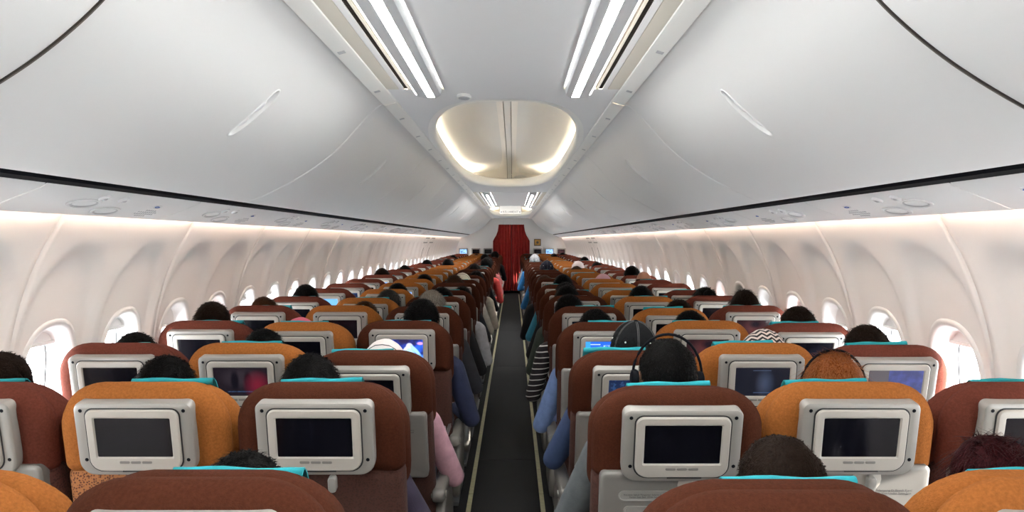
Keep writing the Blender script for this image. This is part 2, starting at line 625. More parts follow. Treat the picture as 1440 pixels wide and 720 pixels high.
# end walls
wb = put('wall_back', MB().box(-1.75, 1.75, Y0 - .1, Y0, 0, 2.7).mesh('wall_back', M['bulk'], False))
tag(wb, 'plain rear wall closing the cabin', 'wall', kind='structure')
# forward bulkhead with the curtained doorway: outline flares like the fairing
half = [(0.0, .535), (1.53, .535), (1.60, .50), (1.70, .44), (1.82, .395), (1.95, .375), (2.01, .37)]
mb = MB()
for sg in (-1, 1):
    ys = (Y1, Y1 + .06)
    for (za, xa), (zb, xb) in zip(half, half[1:]):
        P = [(sg * xa, za), (sg * 1.75, za), (sg * 1.75, zb), (sg * xb, zb)]
        Vv = [(x, y, z) for y in ys for x, z in P]
        mb.add(Vv, [(0, 1, 2, 3), (7, 6, 5, 4), (0, 3, 7, 4)])
mb.box(-1.75, 1.75, Y1, Y1 + .06, 2.01, 2.75)
wf = put('wall_front', mb.mesh('wall_front', M['bulk'], False))
tag(wf, 'pale bulkhead wall around the curtained doorway', 'wall', kind='structure')
wv = put('wall_vestibule', MB().box(-1.75, 1.75, Y1 + .9, Y1 + 1.0, -.05, 2.75).box(-1.75, -1.5, Y1 + .06, Y1 + .9, -.05, 2.75).box(1.5, 1.75, Y1 + .06, Y1 + .9, -.05, 2.75).mesh('wall_vestibule', M['bulk'], False))
tag(wv, 'wall of the vestibule behind the red curtain', 'wall', kind='structure')

# ------------------------------------------------------------------ overhead bins
BP = [(.555, 2.178), (.60, 2.150), (.67, 2.075), (.755, 1.982), (.85, 1.902), (.955, 1.834), (1.06, 1.778), (1.14, 1.742), (1.20, 1.722), (1.215, 1.728)]
BPS = catmull(BP, 6)
arc = [0.0]
for p, q in zip(BPS, BPS[1:]): arc.append(arc[-1] + math.dist(p, q))


def bprof(t):
    for i in range(len(arc) - 1):
        if t <= arc[i + 1] or i == len(arc) - 2:
            f = (t - arc[i]) / (arc[i + 1] - arc[i])
            return [BPS[i][k] + (BPS[i + 1][k] - BPS[i][k]) * f for k in (0, 1)]


def bnorm(t):
    a, b = bprof(max(t - .01, 0)), bprof(min(t + .01, arc[-1]))
    dx, dz = b[0] - a[0], b[1] - a[1]
    l = math.hypot(dx, dz)
    return (dz / l, -dx / l)           # towards the aisle and down


BL = 2.032
tc_ = min(range(len(arc)), key=lambda i: abs(BPS[i][0] - .79)); TC = arc[tc_]
hole = sell(BL / 2, TC, .023, .106, 3.0)


def binpos(u, t, off=0.0):
    x, z = bprof(t); n = bnorm(t)
    e = min(u - .002, BL - .002 - u)
    o = off - .006 * (1 - min(1, max(0, e) / .012)) ** 2
    return (x + n[0] * o, u, z + n[1] * o)


us = [.003, .006, .010, .016] + frange(.1, .96, 10) + frange(.985, 1.047, 16) + frange(1.072, BL - .1, 10) + [BL - .016, BL - .010, BL - .006, BL - .003]
ts = frange(0, TC - .14, 8) + frange(TC - .12, TC + .12, 40) + frange(TC + .14, arc[-1], 14)
V, F = grid(us, ts, binpos, [hole])
door_mb = MB().add(V, [tuple(reversed(f)) for f in F])
# closed thickness at the two ends and along the lower lip
for u in (.003, BL - .003):
    V = [binpos(u, t) for t in ts] + [(x + .02, y, z + .02) for x, y, z in [binpos(u, t) for t in ts]]
    n = len(ts); door_mb.add(V, [(i, i + 1, n + i + 1, n + i) for i in range(n - 1)])


def ering(a, b, off, n=28, p=3.0):
    out = []
    for k in range(n):
        t = 2 * PI * k / n
        c, s_ = math.cos(t), math.sin(t)
        du = a * math.copysign(abs(c) ** (2 / p), c); dt = b * math.copysign(abs(s_) ** (2 / p), s_)
        x, z = bprof(TC + dt); nn = bnorm(TC + dt)
        out.append((x + nn[0] * off, BL / 2 + du, z + nn[1] * off))
    return out


dish = MB().loft([ering(.030, .114, -.001), ering(.027, .111, .003), ering(.022, .105, .001), ering(.020, .100, -.016), ering(.015, .088, -.028)], cap0=False)
pad = MB()
for dt, ll in ((-.030, .030), (.045, .026)):
    x, z = bprof(TC + dt); nn = bnorm(TC + dt)
    rings = []
    for h_, sc_ in ((-.026, 1), (-.010, 1), (-.006, .85), (-.004, .4)):
        rg = []
        for k in range(14):
            t = 2 * PI * k / 14
            q = TC + dt + ll * sc_ * math.sin(t); xx, zz = bprof(q)
            rg.append((xx + nn[0] * h_, BL / 2 + .018 * sc_ * math.cos(t), zz + nn[1] * h_))
        rings.append(rg)
    pad.loft(rings, cap0=False)
shell = MB()
for u0, u1 in ((.006, BL - .006),):
    P = [(.575, 2.185), (.70, 2.38), (1.05, 2.30), (1.38, 2.0), (1.40, 1.76), (1.24, 1.735)]
    V = [(x, y, z) for y in (u0, u1) for x, z in P]
    n = len(P)
    shell.add(V, [(i, i + 1, n + i + 1, n + i) for i in range(n - 1)])
    inn = [(x + .021, z + .021) for x, z in BPS[::3]]
    for y in (u0, u1):
        Pe = P + [(x, z) for x, z in reversed(inn)]
        shell.add([(x, y, z) for x, z in Pe], [tuple(range(len(Pe)))])
BM = {}
for sg in (1, -1):
    mi = sg < 0
    BM[sg] = (door_mb.mesh('bin_door', M['bin'], mirror=mi, auto=50), dish.mesh('latch_recess', M['bin'], mirror=mi),
              pad.mesh('latch_paddle', M['psu'], mirror=mi), shell.mesh('bin_shell', M['rail'], False, mirror=mi))
slm = MB()  # dark strip on the bin edge: trim and painted shadow of the step
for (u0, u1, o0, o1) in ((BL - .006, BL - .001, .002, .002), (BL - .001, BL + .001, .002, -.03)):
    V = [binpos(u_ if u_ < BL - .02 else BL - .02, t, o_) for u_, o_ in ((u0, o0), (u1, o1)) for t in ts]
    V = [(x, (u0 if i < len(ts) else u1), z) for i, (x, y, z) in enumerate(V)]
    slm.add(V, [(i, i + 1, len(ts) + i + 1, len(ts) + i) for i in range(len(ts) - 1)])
SEAL_SHADOW = {1: slm.mesh('edge_seal_shadow', M['seal']), -1: slm.mesh('edge_seal_shadow', M['seal'], mirror=True)}
k = -2
while 1.44 + BL * k < Y1 - .4:
    y = 1.44 + BL * k
    if True:
        for sg in (-1, 1):
            last = y + BL > Y1
            r = empty('overhead_bin', (0, y, 0))
            if k == -2: r.location.y = Y0 + .01; r.scale = (1, (1.36 - BL - Y0 - .01) / BL, 1)
            if k == -1: r.location.y = 1.36 - BL
            if k == 0: r.location.y = 1.36; r.scale = (1, (1.44 + BL - 1.36) / BL, 1)
            if last: r.scale = (1, (Y1 - .02 - y) / BL, 1)
            if k == -1: r.location.x = -sg * .035; r.location.z = -.022
            side = 'away from the plaque' if sg < 0 else 'on the plaque side'
            if k == -1: lb = 'white overhead bin standing proud of the next one, ' + side
            elif k == 0: lb = 'white overhead bin beside the ends of the first light bars, ' + side
            else: lb = 'closed white overhead bin ' + ('behind the first lamp bay, ' if k < 0 else 'beside the vault before the exit sign, ' if k < 4 else 'beside the exit sign lamp bay, ' if k < 6 else 'beside the vault past the exit sign, ' if k < 9 else 'reaching to the red curtain, ') + side
            tag(r, lb, 'overhead bin', 'overhead bins ' + side)
            a, b, c, d = BM[sg]
            put('bin_door', a, r); put('bin_shell', d, r)
            rc = put('latch_recess', b, r)
            put('latch_paddle', c, rc)
            if k == -1: put('edge_seal_shadow', SEAL_SHADOW[sg], r)
    k += 1
# rail along the top edge of the bins, with small row placards, and the black gap above the consoles
tn = 0
plc = MB()
for i in range(3):
    plc.box(-.012, .012, -.0035 + i * .011, .0035 + i * .011, -.0006, .0006)
plc_m = plc.mesh('row_mark', M['psu_grey'], False)
RT = [(.490, 2.196), (.496, 2.186), (.505, 2.183), (.553, 2.170), (.556, 2.174), (.556, 2.20)]
for sg in (-1, 1):
    tn += 1
    r = empty('trim_%d' % tn, (sg * .52, 10, 2.18)); tag(r, 'narrow white rail with row placards along the bin tops, ' + ('away from the plaque' if sg < 0 else 'plaque side'), 'trim', kind='structure')
    y = 1.44 - 2 * BL
    while y < Y1 - .1:
        yb = min(y + BL, Y1)
        V = [(sg * x - sg * .52, yv - 10, z - 2.18) for yv in (y + .003, yb - .003) for x, z in RT]
        n = len(RT)
        Fs = [(i, i + 1, n + i + 1, n + i) for i in range(n - 1)]
        if sg < 0: Fs = [tuple(reversed(f)) for f in Fs]
        put('rail_section', mk('rail_section', V, Fs, M['rail'], False), r)
        for q in range(3):
            yp = y + .40 + q * .66
            if yp < yb:
                put('row_mark', plc_m, r, (sg * .010, yp - 10, -.0046), (0, sg * .264, 0))
        y += BL
    tn += 1
    gb = MB()
    P = [(1.205, 1.735), (1.212, 1.716), (1.236, 1.703), (1.25, 1.73)]
    V = [(sg * x, yv, z) for yv in (Y0, Y1) for x, z in P]
    Fs = [(i, i + 1, 4 + i + 1, 4 + i) for i in range(3)]
    o = put('trim_%d' % tn, mk('gap_trim', V, Fs, M['black'], False))
    tag(o, 'black shadow gap strip under the bins, ' + ('away from the plaque' if sg < 0 else 'plaque side'), 'trim', kind='structure')

# ------------------------------------------------------------------ consoles with reading lights under the bins
PA, PB = (1.228, 1.706), (1.420, 1.630)
ang = math.atan2(PA[1] - PB[1], PB[0] - PA[0])
plen = math.dist(PA, PB)


def con_base(L):
    mb = MB()
    prof = [(-plen / 2, .012), (-plen / 2, .0), (-plen / 2 + .012, -.004), (plen / 2 - .03, -.004), (plen / 2 - .01, .0), (plen / 2, .006), (plen / 2 - .004, .010)]
    ysx = (0.002, .004, L - .004, L - .002)
    V = [(x, y, z + (.003 if y in (ysx[0], ysx[-1]) else 0)) for y in ysx for x, z in prof]
    n = len(prof)
    for j in range(3):
        mb.add(V, [(j * n + i, j * n + i + 1, (j + 1) * n + i + 1, (j + 1) * n + i) for i in range(n - 1)])
    return mb


def disc(mb, cx, cy, a, b, z0, z1, rim=.8, n=24):
    R = lambda s_, z: [(cx + a * s_ * math.cos(2 * PI * k / n), cy + b * s_ * math.sin(2 * PI * k / n), z) for k in range(n)]
    mb.loft([list(reversed(R(1, z0))), list(reversed(R(1, z1))), list(reversed(R(rim, z1))), list(reversed(R(rim * .92, z1 + .004)))], cap0=False)


CL = 1.016
cbase = con_base(CL)
CM = {}
for sg in (1, -1):
    mi = sg < 0
    lamp = MB(); disc(lamp, .0, 0, .034, .085, -.004, -.009, .86)
    lens = MB(); disc(lens, .0, 0, .026, .068, -.006, -.0072, .9)
    noz = MB(); disc(noz, 0, 0, .019, .021, -.004, -.012, .62)
    hub = MB().ell((0, 0, -.008), (.009, .010, .007))
    sig = MB(); disc(sig, 0, 0, .013, .032, -.004, -.006, .8)
    mark = MB(); disc(mark, 0, 0, .006, .018, -.006, -.0068, .9)
    gr = MB()
    for i in range(9):
        for j in range(4):
            if (i - 4) ** 2 / 18 + (j - 1.5) ** 2 / 4 < 1:
                gr.ell((-.024 + j * .016, -.064 + i * .016, -.0045), (.0042, .0042, .002), 8, 5)
    CM[sg] = dict(base=cbase.mesh('console_panel', M['psu'], auto=40, mirror=mi), lamp=lamp.mesh('reading_lamp', M['psu'], auto=50, mirror=mi), lens=lens.mesh('lens', M['psu_grey'], mirror=mi),
                  noz=noz.mesh('air_nozzle', M['psu'], auto=50, mirror=mi), hub=hub.mesh('nozzle_hub', M['psu_grey'], mirror=mi), sig=sig.mesh('call_button', M['psu'], auto=50, mirror=mi),
                  mark=mark.mesh('button_mark', M['blue'], mirror=mi), gr=gr.mesh('speaker_grille', M['psu_grey'], mirror=mi))
k = -4
while 2.05 + CL * k < Y1 - .3:
    y = 2.05 + CL * k
    for sg in (-1, 1):
        r = empty('overhead_console', (sg * (PA[0] + PB[0]) / 2, y, (PA[1] + PB[1]) / 2))
        r.rotation_euler = (0, sg * ang, 0)
        if y + CL > Y1: r.scale = (1, (Y1 - .01 - y) / CL, 1)
        side = 'away from the plaque' if sg < 0 else 'on the plaque side'
        zn = 'beside the first lamp bay, ' if y < 2.9 else 'level with the vault before the exit sign, ' if y < 9.6 else 'level with the exit sign lamp bay, ' if y < 13.5 else 'level with the vault past the exit sign, ' if y < 19.8 else 'near the red curtain, '
        tag(r, 'white reading-lamp console ' + zn + side, 'overhead console', 'consoles under the bins ' + side)
        c = CM[sg]
        put('console_panel', c['base'], r)
        if y < 12:
            for q, (dx, dy) in enumerate(((-.01, .33), (.035, .53))):
                lo = put('reading_lamp', c['lamp'], r, (sg * dx, dy, 0)); put('lens', c['lens'], lo)
            for dx, dy in ((-.062, .36), (-.062, .48)):
                no = put('air_nozzle', c['noz'], r, (sg * dx, dy, 0)); put('nozzle_hub', c['hub'], no)
            so = put('call_button', c['sig'], r, (-sg * .03, .80 if k % 2 else .78, 0)); put('button_mark', c['mark'], so)
            put('speaker_grille', c['gr'], r, (sg * .03, .80, 0))['kind'] = 'stuff'
    k += 1
# wash light tubes tucked behind the console edge
for sg in (-1, 1):
    y = JOINT - 4 * 1.016
    while y < Y1 - .4:
        L = min(1.0, Y1 - y - .05)
        r = empty('wash_light', (sg * 1.412, y, 1.662))
        tag(r, 'slim warm wash light hidden over the sidewall top', 'lamp', 'wash lights along the sidewalls')
        put('tube', MB().box(-.006, .006, .012, L - .012, -.006, .006).mesh('tube', M['wash'], False), r)
        put('holder', MB().box(-.010, .010, 0, L, .006, .016).mesh('holder', M['rail'], False), r)
        y += 1.016

# ------------------------------------------------------------------ ceiling
CE = empty('ceiling', (0, 10, 2.19))
tag(CE, 'white cabin ceiling with recessed glowing vaults and flat lamp bays', 'ceiling', kind='structure')


def cput(name, me): return put(name, me, CE, (0, -10, -2.19))


sh = [(1.40, 1.70), (1.56, 1.75), (1.52, 2.0), (1.36, 2.28), (1.08, 2.52), (.7, 2.68), (0, 2.76)]
sh = sh + [(-x, z) for x, z in reversed(sh[:-1])]
V = [(x, y, z) for y in (Y0, Y1 + 1) for x, z in sh]
rf = put('roof', mk('roof', V, [(i, i + 1, len(sh) + i + 1, len(sh) + i) for i in range(len(sh) - 1)], M['bin'], False))
tag(rf, 'curved roof lining above the overhead bins', 'roof', kind='structure')
ZC = 2.19
flats = [(-1.98, 3.20), (10.05, 13.85)]
domes = [(3.20, 10.05, 6.22, 2.76), (13.85, 20.6, 17.05, 2.85)]


def flat_bay(a, b):
    cuts_ = [a, b] if a < 0 else [a, (a + b) / 2, b]
    for p, q in zip(cuts_, cuts_[1:]):
        g = .004
        cput('ceiling_panel', MB().box(-.25, .25, p + g, q - g, ZC, ZC + .02).mesh('ceiling_panel', M['ceil'], False))
        for sg in (-1, 1):
            def b2(nm, x0, x1, z0, z1, mt):
                xs = sorted((sg * x0, sg * x1))
                cput(nm, MB().box(xs[0], xs[1], p + g, q - g, z0, z1).mesh(nm, mt, False))
            b2('lamp_tray', .245, .375, ZC + .012, ZC + .03, M['ceil'])
            b2('edge_strip', .372, .386, ZC - .001, ZC + .02, M['cream'])
            b2('vent_slot', .386, .392, ZC + .012, ZC + .02, M['vent'])
            b2('edge_strip', .392, .402, ZC - .001, ZC + .02, M['cream'])
            b2('vent_slot', .402, .420, ZC + .010, ZC + .02, M['vent'])
            b2('side_panel', .420, .441, ZC, ZC + .02, M['ceil'])
            b2('side_panel', .443, .505, ZC, ZC + .02, M['cream'])
            if p < 3:
                fin = MB(); yv = max(p, .5)
                while yv < q - .01:
                    xs = sorted((sg * .403, sg * .419))
                    fin.box(xs[0], xs[1], yv, yv + .004, ZC + .003, ZC + .012); yv += .014
                cput('vent_fins', fin.mesh('vent_fins', M['vent'], False))['kind'] = 'stuff'
    yy_ = a + .02
    n = 2
    for i in range(n):
        p, q = a + (b - a) * i / n + .02, a + (b - a) * (i + 1) / n - .02 + (.03 if i == n - 1 else 0)
        for sg in (-1, 1):
            r = empty('ceiling_light', (sg * .315, p, ZC))
            where = ('ending at the first vault' if i else 'behind the one ending at the first vault') if a < 0 else ('ending beside the exit sign' if i else 'starting past the first vault')
            tag(r, 'long white ceiling light bar ' + where + (', plaque side' if sg > 0 else ', away from plaque'), 'ceiling light', 'ceiling light bars')
            L = q - p
            P = [(-.052, .006), (-.046, -.030), (-.012, -.036), (.026, -.036), (.048, -.022), (.052, .006)]
            P = [(-sg * x, z) for x, z in P]        # -x side of P faces the cabin centre on the plaque side
            V = [(x, y, z) for y in (0, L) for x, z in P]
            n_ = len(P)
            Fs = [(i_, i_ + 1, n_ + i_ + 1, n_ + i_) for i_ in range(n_ - 1)] + [tuple(range(n_)), tuple(range(2 * n_ - 1, n_ - 1, -1))]
            put('housing', mk('housing', V, Fs, M['bar_house'], False), r)
            xs = sorted((-sg * .012, -sg * -.0))
            xs = sorted((-sg * .026, sg * .004))
            put('diffuser', MB().box(xs[0], xs[1], .01, L - .03, -.0366, -.0352).mesh('diffuser', M['bar_light'], False), r)
            xs = sorted((sg * .0455, sg * .0535))
            put('edge_diffuser', MB().box(xs[0], xs[1], .01, L - .03, -.027, -.018).mesh('edge_diffuser', M['bar_thin'], False), r)


for a, b in flats: flat_bay(a, b)


def dome(a, b, yc, by):
    ax, p = .482, 2.8
    h = sell(0, yc, ax, by, p)
    us_ = frange(-.505, .505, 44); vs_ = frange(a + .003, b - .003, 110)
    V, F = grid(us_, vs_, lambda u, v: (u, v, ZC + .002), [h])
    cput('ceiling_panel', mk('vault_surround', V, [tuple(reversed(f)) for f in F], M['ceil']))
    n = 96

    def ring(off, z):
        out = []
        for k in range(n):
            t = 2 * PI * k / n; c, s_ = math.cos(t), math.sin(t)
            out.append(((ax + off) * math.copysign(abs(c) ** (2 / p), c), yc + (by + off) * math.copysign(abs(s_) ** (2 / p), s_), z))
        return out
    lip = MB().loft([ring(.034, ZC + .001), ring(.010, ZC - .004), ring(-.006, ZC - .001), ring(-.016, ZC + .012), ring(-.016, ZC + .03), ring(-.006, ZC + .09), ring(.004, ZC + .098), ring(.02, ZC + .09), ring(.034, ZC + .02)], cap0=False, cap1=False)
    cput('vault_lip', lip.mesh('vault_lip', M['rail']))
    # vault above
    VX, VY = .60, by + .42

    def vp(u, v):
        t = abs(u / VX) ** 2.4 + abs((v - yc) / VY) ** 7
        return (u, v, ZC + .07 + .25 * max(0.0, 1 - t) ** .62)
    nj = 3
    for sg in (-1, 1):
        for j in range(nj):
            y0, y1 = yc - VY + 2 * VY * j / nj, yc - VY + 2 * VY * (j + 1) / nj
            us2 = [sg * x for x in frange(.052, VX, 16)]
            vs2 = frange(y0 + (.004 if j else 0), y1 - (.004 if j < nj - 1 else 0), 30)
            V, F = grid(us2, vs2, vp)
            if sg > 0: F = [tuple(reversed(f)) for f in F]
            cput('vault_panel', mk('vault_panel', V, F, M['vault']))
    for (x0, x1, dz, mt) in ((-.060, -.030, -.003, 'vault'), (-.030, -.024, .01, 'line'), (-.024, .024, 0, 'bin'), (.024, .030, .01, 'line'), (.030, .060, -.003, 'vault')):
        V, F = grid([x0, x1], frange(yc - VY, yc + VY, 60), lambda u, v: (u, v, vp(u, v)[2] + dz))
        cput('vault_spine', mk('vault_spine', V, [tuple(reversed(f)) for f in F], M[mt]))
    V, F = grid(frange(-VX, VX, 2), frange(yc - VY, yc + VY, 40), lambda u, v: (u, v, vp(u, v)[2] + .03))
    cput('vault_backing', mk('vault_backing', V, [tuple(reversed(f)) for f in F], M['bin']))
    # cove light tube behind the lip, all the way round
    r = empty('cove_light', (0, yc, ZC))
    tag(r, 'warm cove light ring hidden behind the lip of the ' + ('vault before the exit sign' if yc < 10 else 'vault past the exit sign'), 'lamp', 'cove lights in the ceiling vaults')
    loc_ = lambda ring_: [(x, y - yc, z - ZC) for x, y, z in ring_]
    for sg in (-1, 1):
        pts = [q for q in loc_(ring(.058, ZC + .036)) if q[0] * sg > .30]
        pts.sort(key=lambda q: q[1])
        put('tube', MB().tube(pts, .008, 8).mesh('tube', M['cove']), r)
    put('holder', MB().loft([loc_(ring(.040, ZC + .029)), loc_(ring(.040, ZC + .020)), loc_(ring(.076, ZC + .020)), loc_(ring(.076, ZC + .029))], cap0=False, cap1=False).mesh('holder', M['rail'], False), r)


for d in domes: dome(*d)
cput('ceiling_panel', MB().box(-.505, .505, 20.6, Y1, ZC, ZC + .02).mesh('ceiling_panel', M['ceil'], False))
sd = empty('smoke_detector', (-.175, 3.34, ZC))
tag(sd, 'small oval grey detector on the ceiling before the first vault', 'detector')
mb = MB(); disc(mb, 0, 0, .032, .05, .004, -.010, .8); put('ring', mb.mesh('ring', M['rail'], auto=50), sd)
mb = MB(); disc(mb, 0, 0, .025, .039, -.008, -.0125, .8); put('grille', mb.mesh('grille', M['psu_grey']), sd)


def text_mesh(txt, size, mat, extrude=.0003):
    cu = bpy.data.curves.new('lettering', 'FONT'); cu.body = txt; cu.size = size; cu.align_x = 'CENTER'; cu.align_y = 'CENTER'; cu.extrude = extrude
    cu.resolution_u = 2
    o = bpy.data.objects.new('lettering', cu); COL.objects.link(o)
    dg = bpy.context.evaluated_depsgraph_get()
    me = bpy.data.meshes.new_from_object(o.evaluated_get(dg))
    bpy.data.objects.remove(o)
    me.materials.clear(); me.materials.append(mat)
    return me


ex = empty('exit_sign', (0, 14.05, 2.115))
tag(ex, 'lit white hanging sign reading KELUAR EXIT with arrows', 'sign')
M['sign'] = emat('sign_lit', (.66, .64, .60), .42)
put('sign_box', rrslab(MB(), 0, 0, .40, .145, .008, .008, bevel_prof(-.03, .03, .006)).mesh('sign_box', M['sign'], auto=40), ex)
put('lettering', text_mesh('KELUAR', .052, M['ink']), ex, (-.050, -.0312, -.037), (PI / 2, 0, 0))
put('lettering', text_mesh('EXIT', .052, M['ink']), ex, (.092, -.0312, -.037), (PI / 2, 0, 0))
for sg in (-1, 1):
    ar = MB(); x = sg * .168
    ar.add([(x + sg * .018, -.0312, -.037), (x, -.0312, -.022), (x, -.0312, -.052)], [(0, 1, 2)])
    ar.add([(x, -.0312, -.033), (x - sg * .014, -.0312, -.033), (x - sg * .014, -.0312, -.041), (x, -.0312, -.041)], [(0, 1, 2, 3)])
    put('arrow', ar.mesh('arrow', M['ink'], False), ex)
put('hanger', MB().box(-.012, .012, -.01, .01, .07, .085).mesh('hanger', M['rail'], False), ex)

# overwing exit hatches
dn = 0
for sg in (-1, 1):
    for yd in (13.35, 14.3):
        dn += 1
        r = empty('door_%d' % dn, (sg * 1.5, yd, .5))
        tag(r, 'overwing exit hatch with dark slot, ' + ('nearer the curtain, ' if yd > 14 else 'further from the curtain, ') + ('plaque side' if sg > 0 else 'away from the plaque'), 'door', kind='structure')
        hm = MB()
        zz = frange(.5, 1.58, 16)
        for e0, e1 in ((-.30, -.285), (.285, .30)):
            for za, zb in zip(zz, zz[1:]):
                V = [(sg * (wx(z) - .008 - 1.5), e, z - .5) for z in (za, zb) for e in (e0, e1)]
                hm.add(V, [(0, 1, 3, 2)])
        for z in (1.50, 1.58):
            V = [(sg * (wx(z + d_) - .010 - 1.5), e, z + d_ - .5) for d_ in (0, .02) for e in (-.30, .30)]
            hm.add(V, [(0, 1, 3, 2)])
        put('hatch_outline', hm.mesh('hatch_outline', M['line'], False), r)
        sl = MB()
        for za, zb in zip(frange(1.24, 1.42, 5), frange(1.24, 1.42, 5)[1:]):
            V = [(sg * (wx(z) - .004 - 1.5), e, z - .5) for z in (za, zb) for e in (.10, .15)]
            sl.add(V, [(0, 1, 3, 2)])
        put('handle_slot', sl.mesh('handle_slot', M['dark'], False), r)
        V = [(sg * (wx(z) - .016 - 1.5), e, z - .5) for z in (1.535, 1.575) for e in (.02, .07)]
        put('handle_cover', MB().add(V, [(0, 1, 3, 2)]).mesh('handle_cover', M['psu_grey'], False), r)

# ------------------------------------------------------------------ curtain, plaque, bulkhead screens
ct = empty('curtain', (0, Y1 + .10, .08))
tag(ct, 'heavy red pleated curtain closing the doorway at the aisle end', 'curtain')
for sg in (-1, 1):
    us_ = frange(.004, .60, 90); zs_ = [0, .05, .3, .7, 1.1, 1.5, 1.8, 1.90, 1.93]
    def cp(u, z, sg=sg):
        w_ = .022 * math.sin(u * 2 * PI / .085 + .5 * math.sin(7 * u)) + .008 * math.sin(u * 41 + sg)
        fl_ = 1.0 - .06 * (z / 1.93) * (u / .6)
        return (sg * u * fl_, w_ * (1.0 - .25 * z / 1.93), z)
    V, F = grid(us_, zs_, cp)
    pn = put('curtain_panel', mk('curtain_panel', V, F, M['curtain']), ct)
    for z0, z1 in ((.0, .03),):
        V, F = grid(us_, [z0, z1], lambda u, z: (cp(u, z)[0], cp(u, z)[1] - .004, cp(u, z)[2]))
        put('hem', mk('hem', V, F, M['curtain']), pn)
put('curtain_rod', MB().tube([(-.7, 0, 1.94), (.7, 0, 1.94)], .010).mesh('curtain_rod', M['metal']), ct)
for i in range(14):
    x = -.585 + i * .09
    rg = MB(); pts = [(x, .018 * math.cos(t), 1.94 + .018 * math.sin(t)) for t in frange(0, 2 * PI, 12)]
    rg.tube(pts, .003, 6, cap=False); put('curtain_ring', rg.mesh('curtain_ring', M['metal']), ct)

pq = empty('framed_plaque', (.76, Y1, 1.42))
tag(pq, 'small gold framed plaque on the bulkhead beside the red curtain', 'plaque')
fm_ = MB(); rrslab(fm_, 0, .07, .20, .20, .004, .004, bevel_prof(-.016, 0, .004), n=2); put('frame', fm_.mesh('frame', M['frame_dark'], auto=30), pq)
put('plate', rrslab(MB(), 0, .07, .155, .155, .002, .002, bevel_prof(-.018, -.014, .001), n=2).mesh('plate', M['gold'], auto=30), pq)
put('emblem', MB().ell((0, -.018, .07), (.035, .003, .035)).mesh('emblem', M['frame_dark']), pq)
for i, (x, kind) in enumerate(((-1.42, 'menu'), (-1.05, 'off'), (-.69, 'off'), (.78, 'off'), (1.13, 'menu'), (1.48, 'redface'))):
    x = x * .98
    r = empty('bulkhead_screen', (x, Y1, 1.22))
    nm = {0: 'lit blue bulkhead screen by the sidewall away from the framed plaque', 1: 'dark bulkhead screen beside the lit blue one, away from the plaque',
          2: 'dark bulkhead screen beside the red curtain, away from the plaque', 3: 'dark bulkhead screen under the framed plaque', 4: 'lit blue bulkhead screen beside the one under the plaque',
          5: 'reddish bulkhead screen by the sidewall on the plaque side'}[i]
    tag(r, nm, 'screen', 'screens on the bulkhead')
    put('housing', rrslab(MB(), 0, 0, .265, .205, .02, .02, bevel_prof(-.03, 0, .008)).mesh('housing', M['bezel'] if i > 2 else M['silver'], auto=40), r)
    put('screen', rrslab(MB(), 0, .008, .20, .125, .003, .003, bevel_prof(-.032, -.028, .001), n=1).mesh('screen', SCR[kind], False), r)

# ------------------------------------------------------------------ seats
ROW0, RP, NROWS = 1.18, .765, 27
CX = {'A': -1.40, 'B': -.935, 'C': -.47, 'D': .47, 'E': .935, 'F': 1.40}
COLR = {'A': 'wine', 'B': 'orange', 'C': 'brown', 'D': 'brown', 'E': 'orange', 'F': 'wine'}
HINGE_Z, HINGE_Y = .42, .158


def tilt(deg):
    c, s_ = math.cos(math.radians(deg)), math.sin(math.radians(deg))

    def T(x, y, z):
        return (x, HINGE_Y + y * c - (z - HINGE_Z) * s_, HINGE_Z + (z - HINGE_Z) * c + y * s_)
    return T


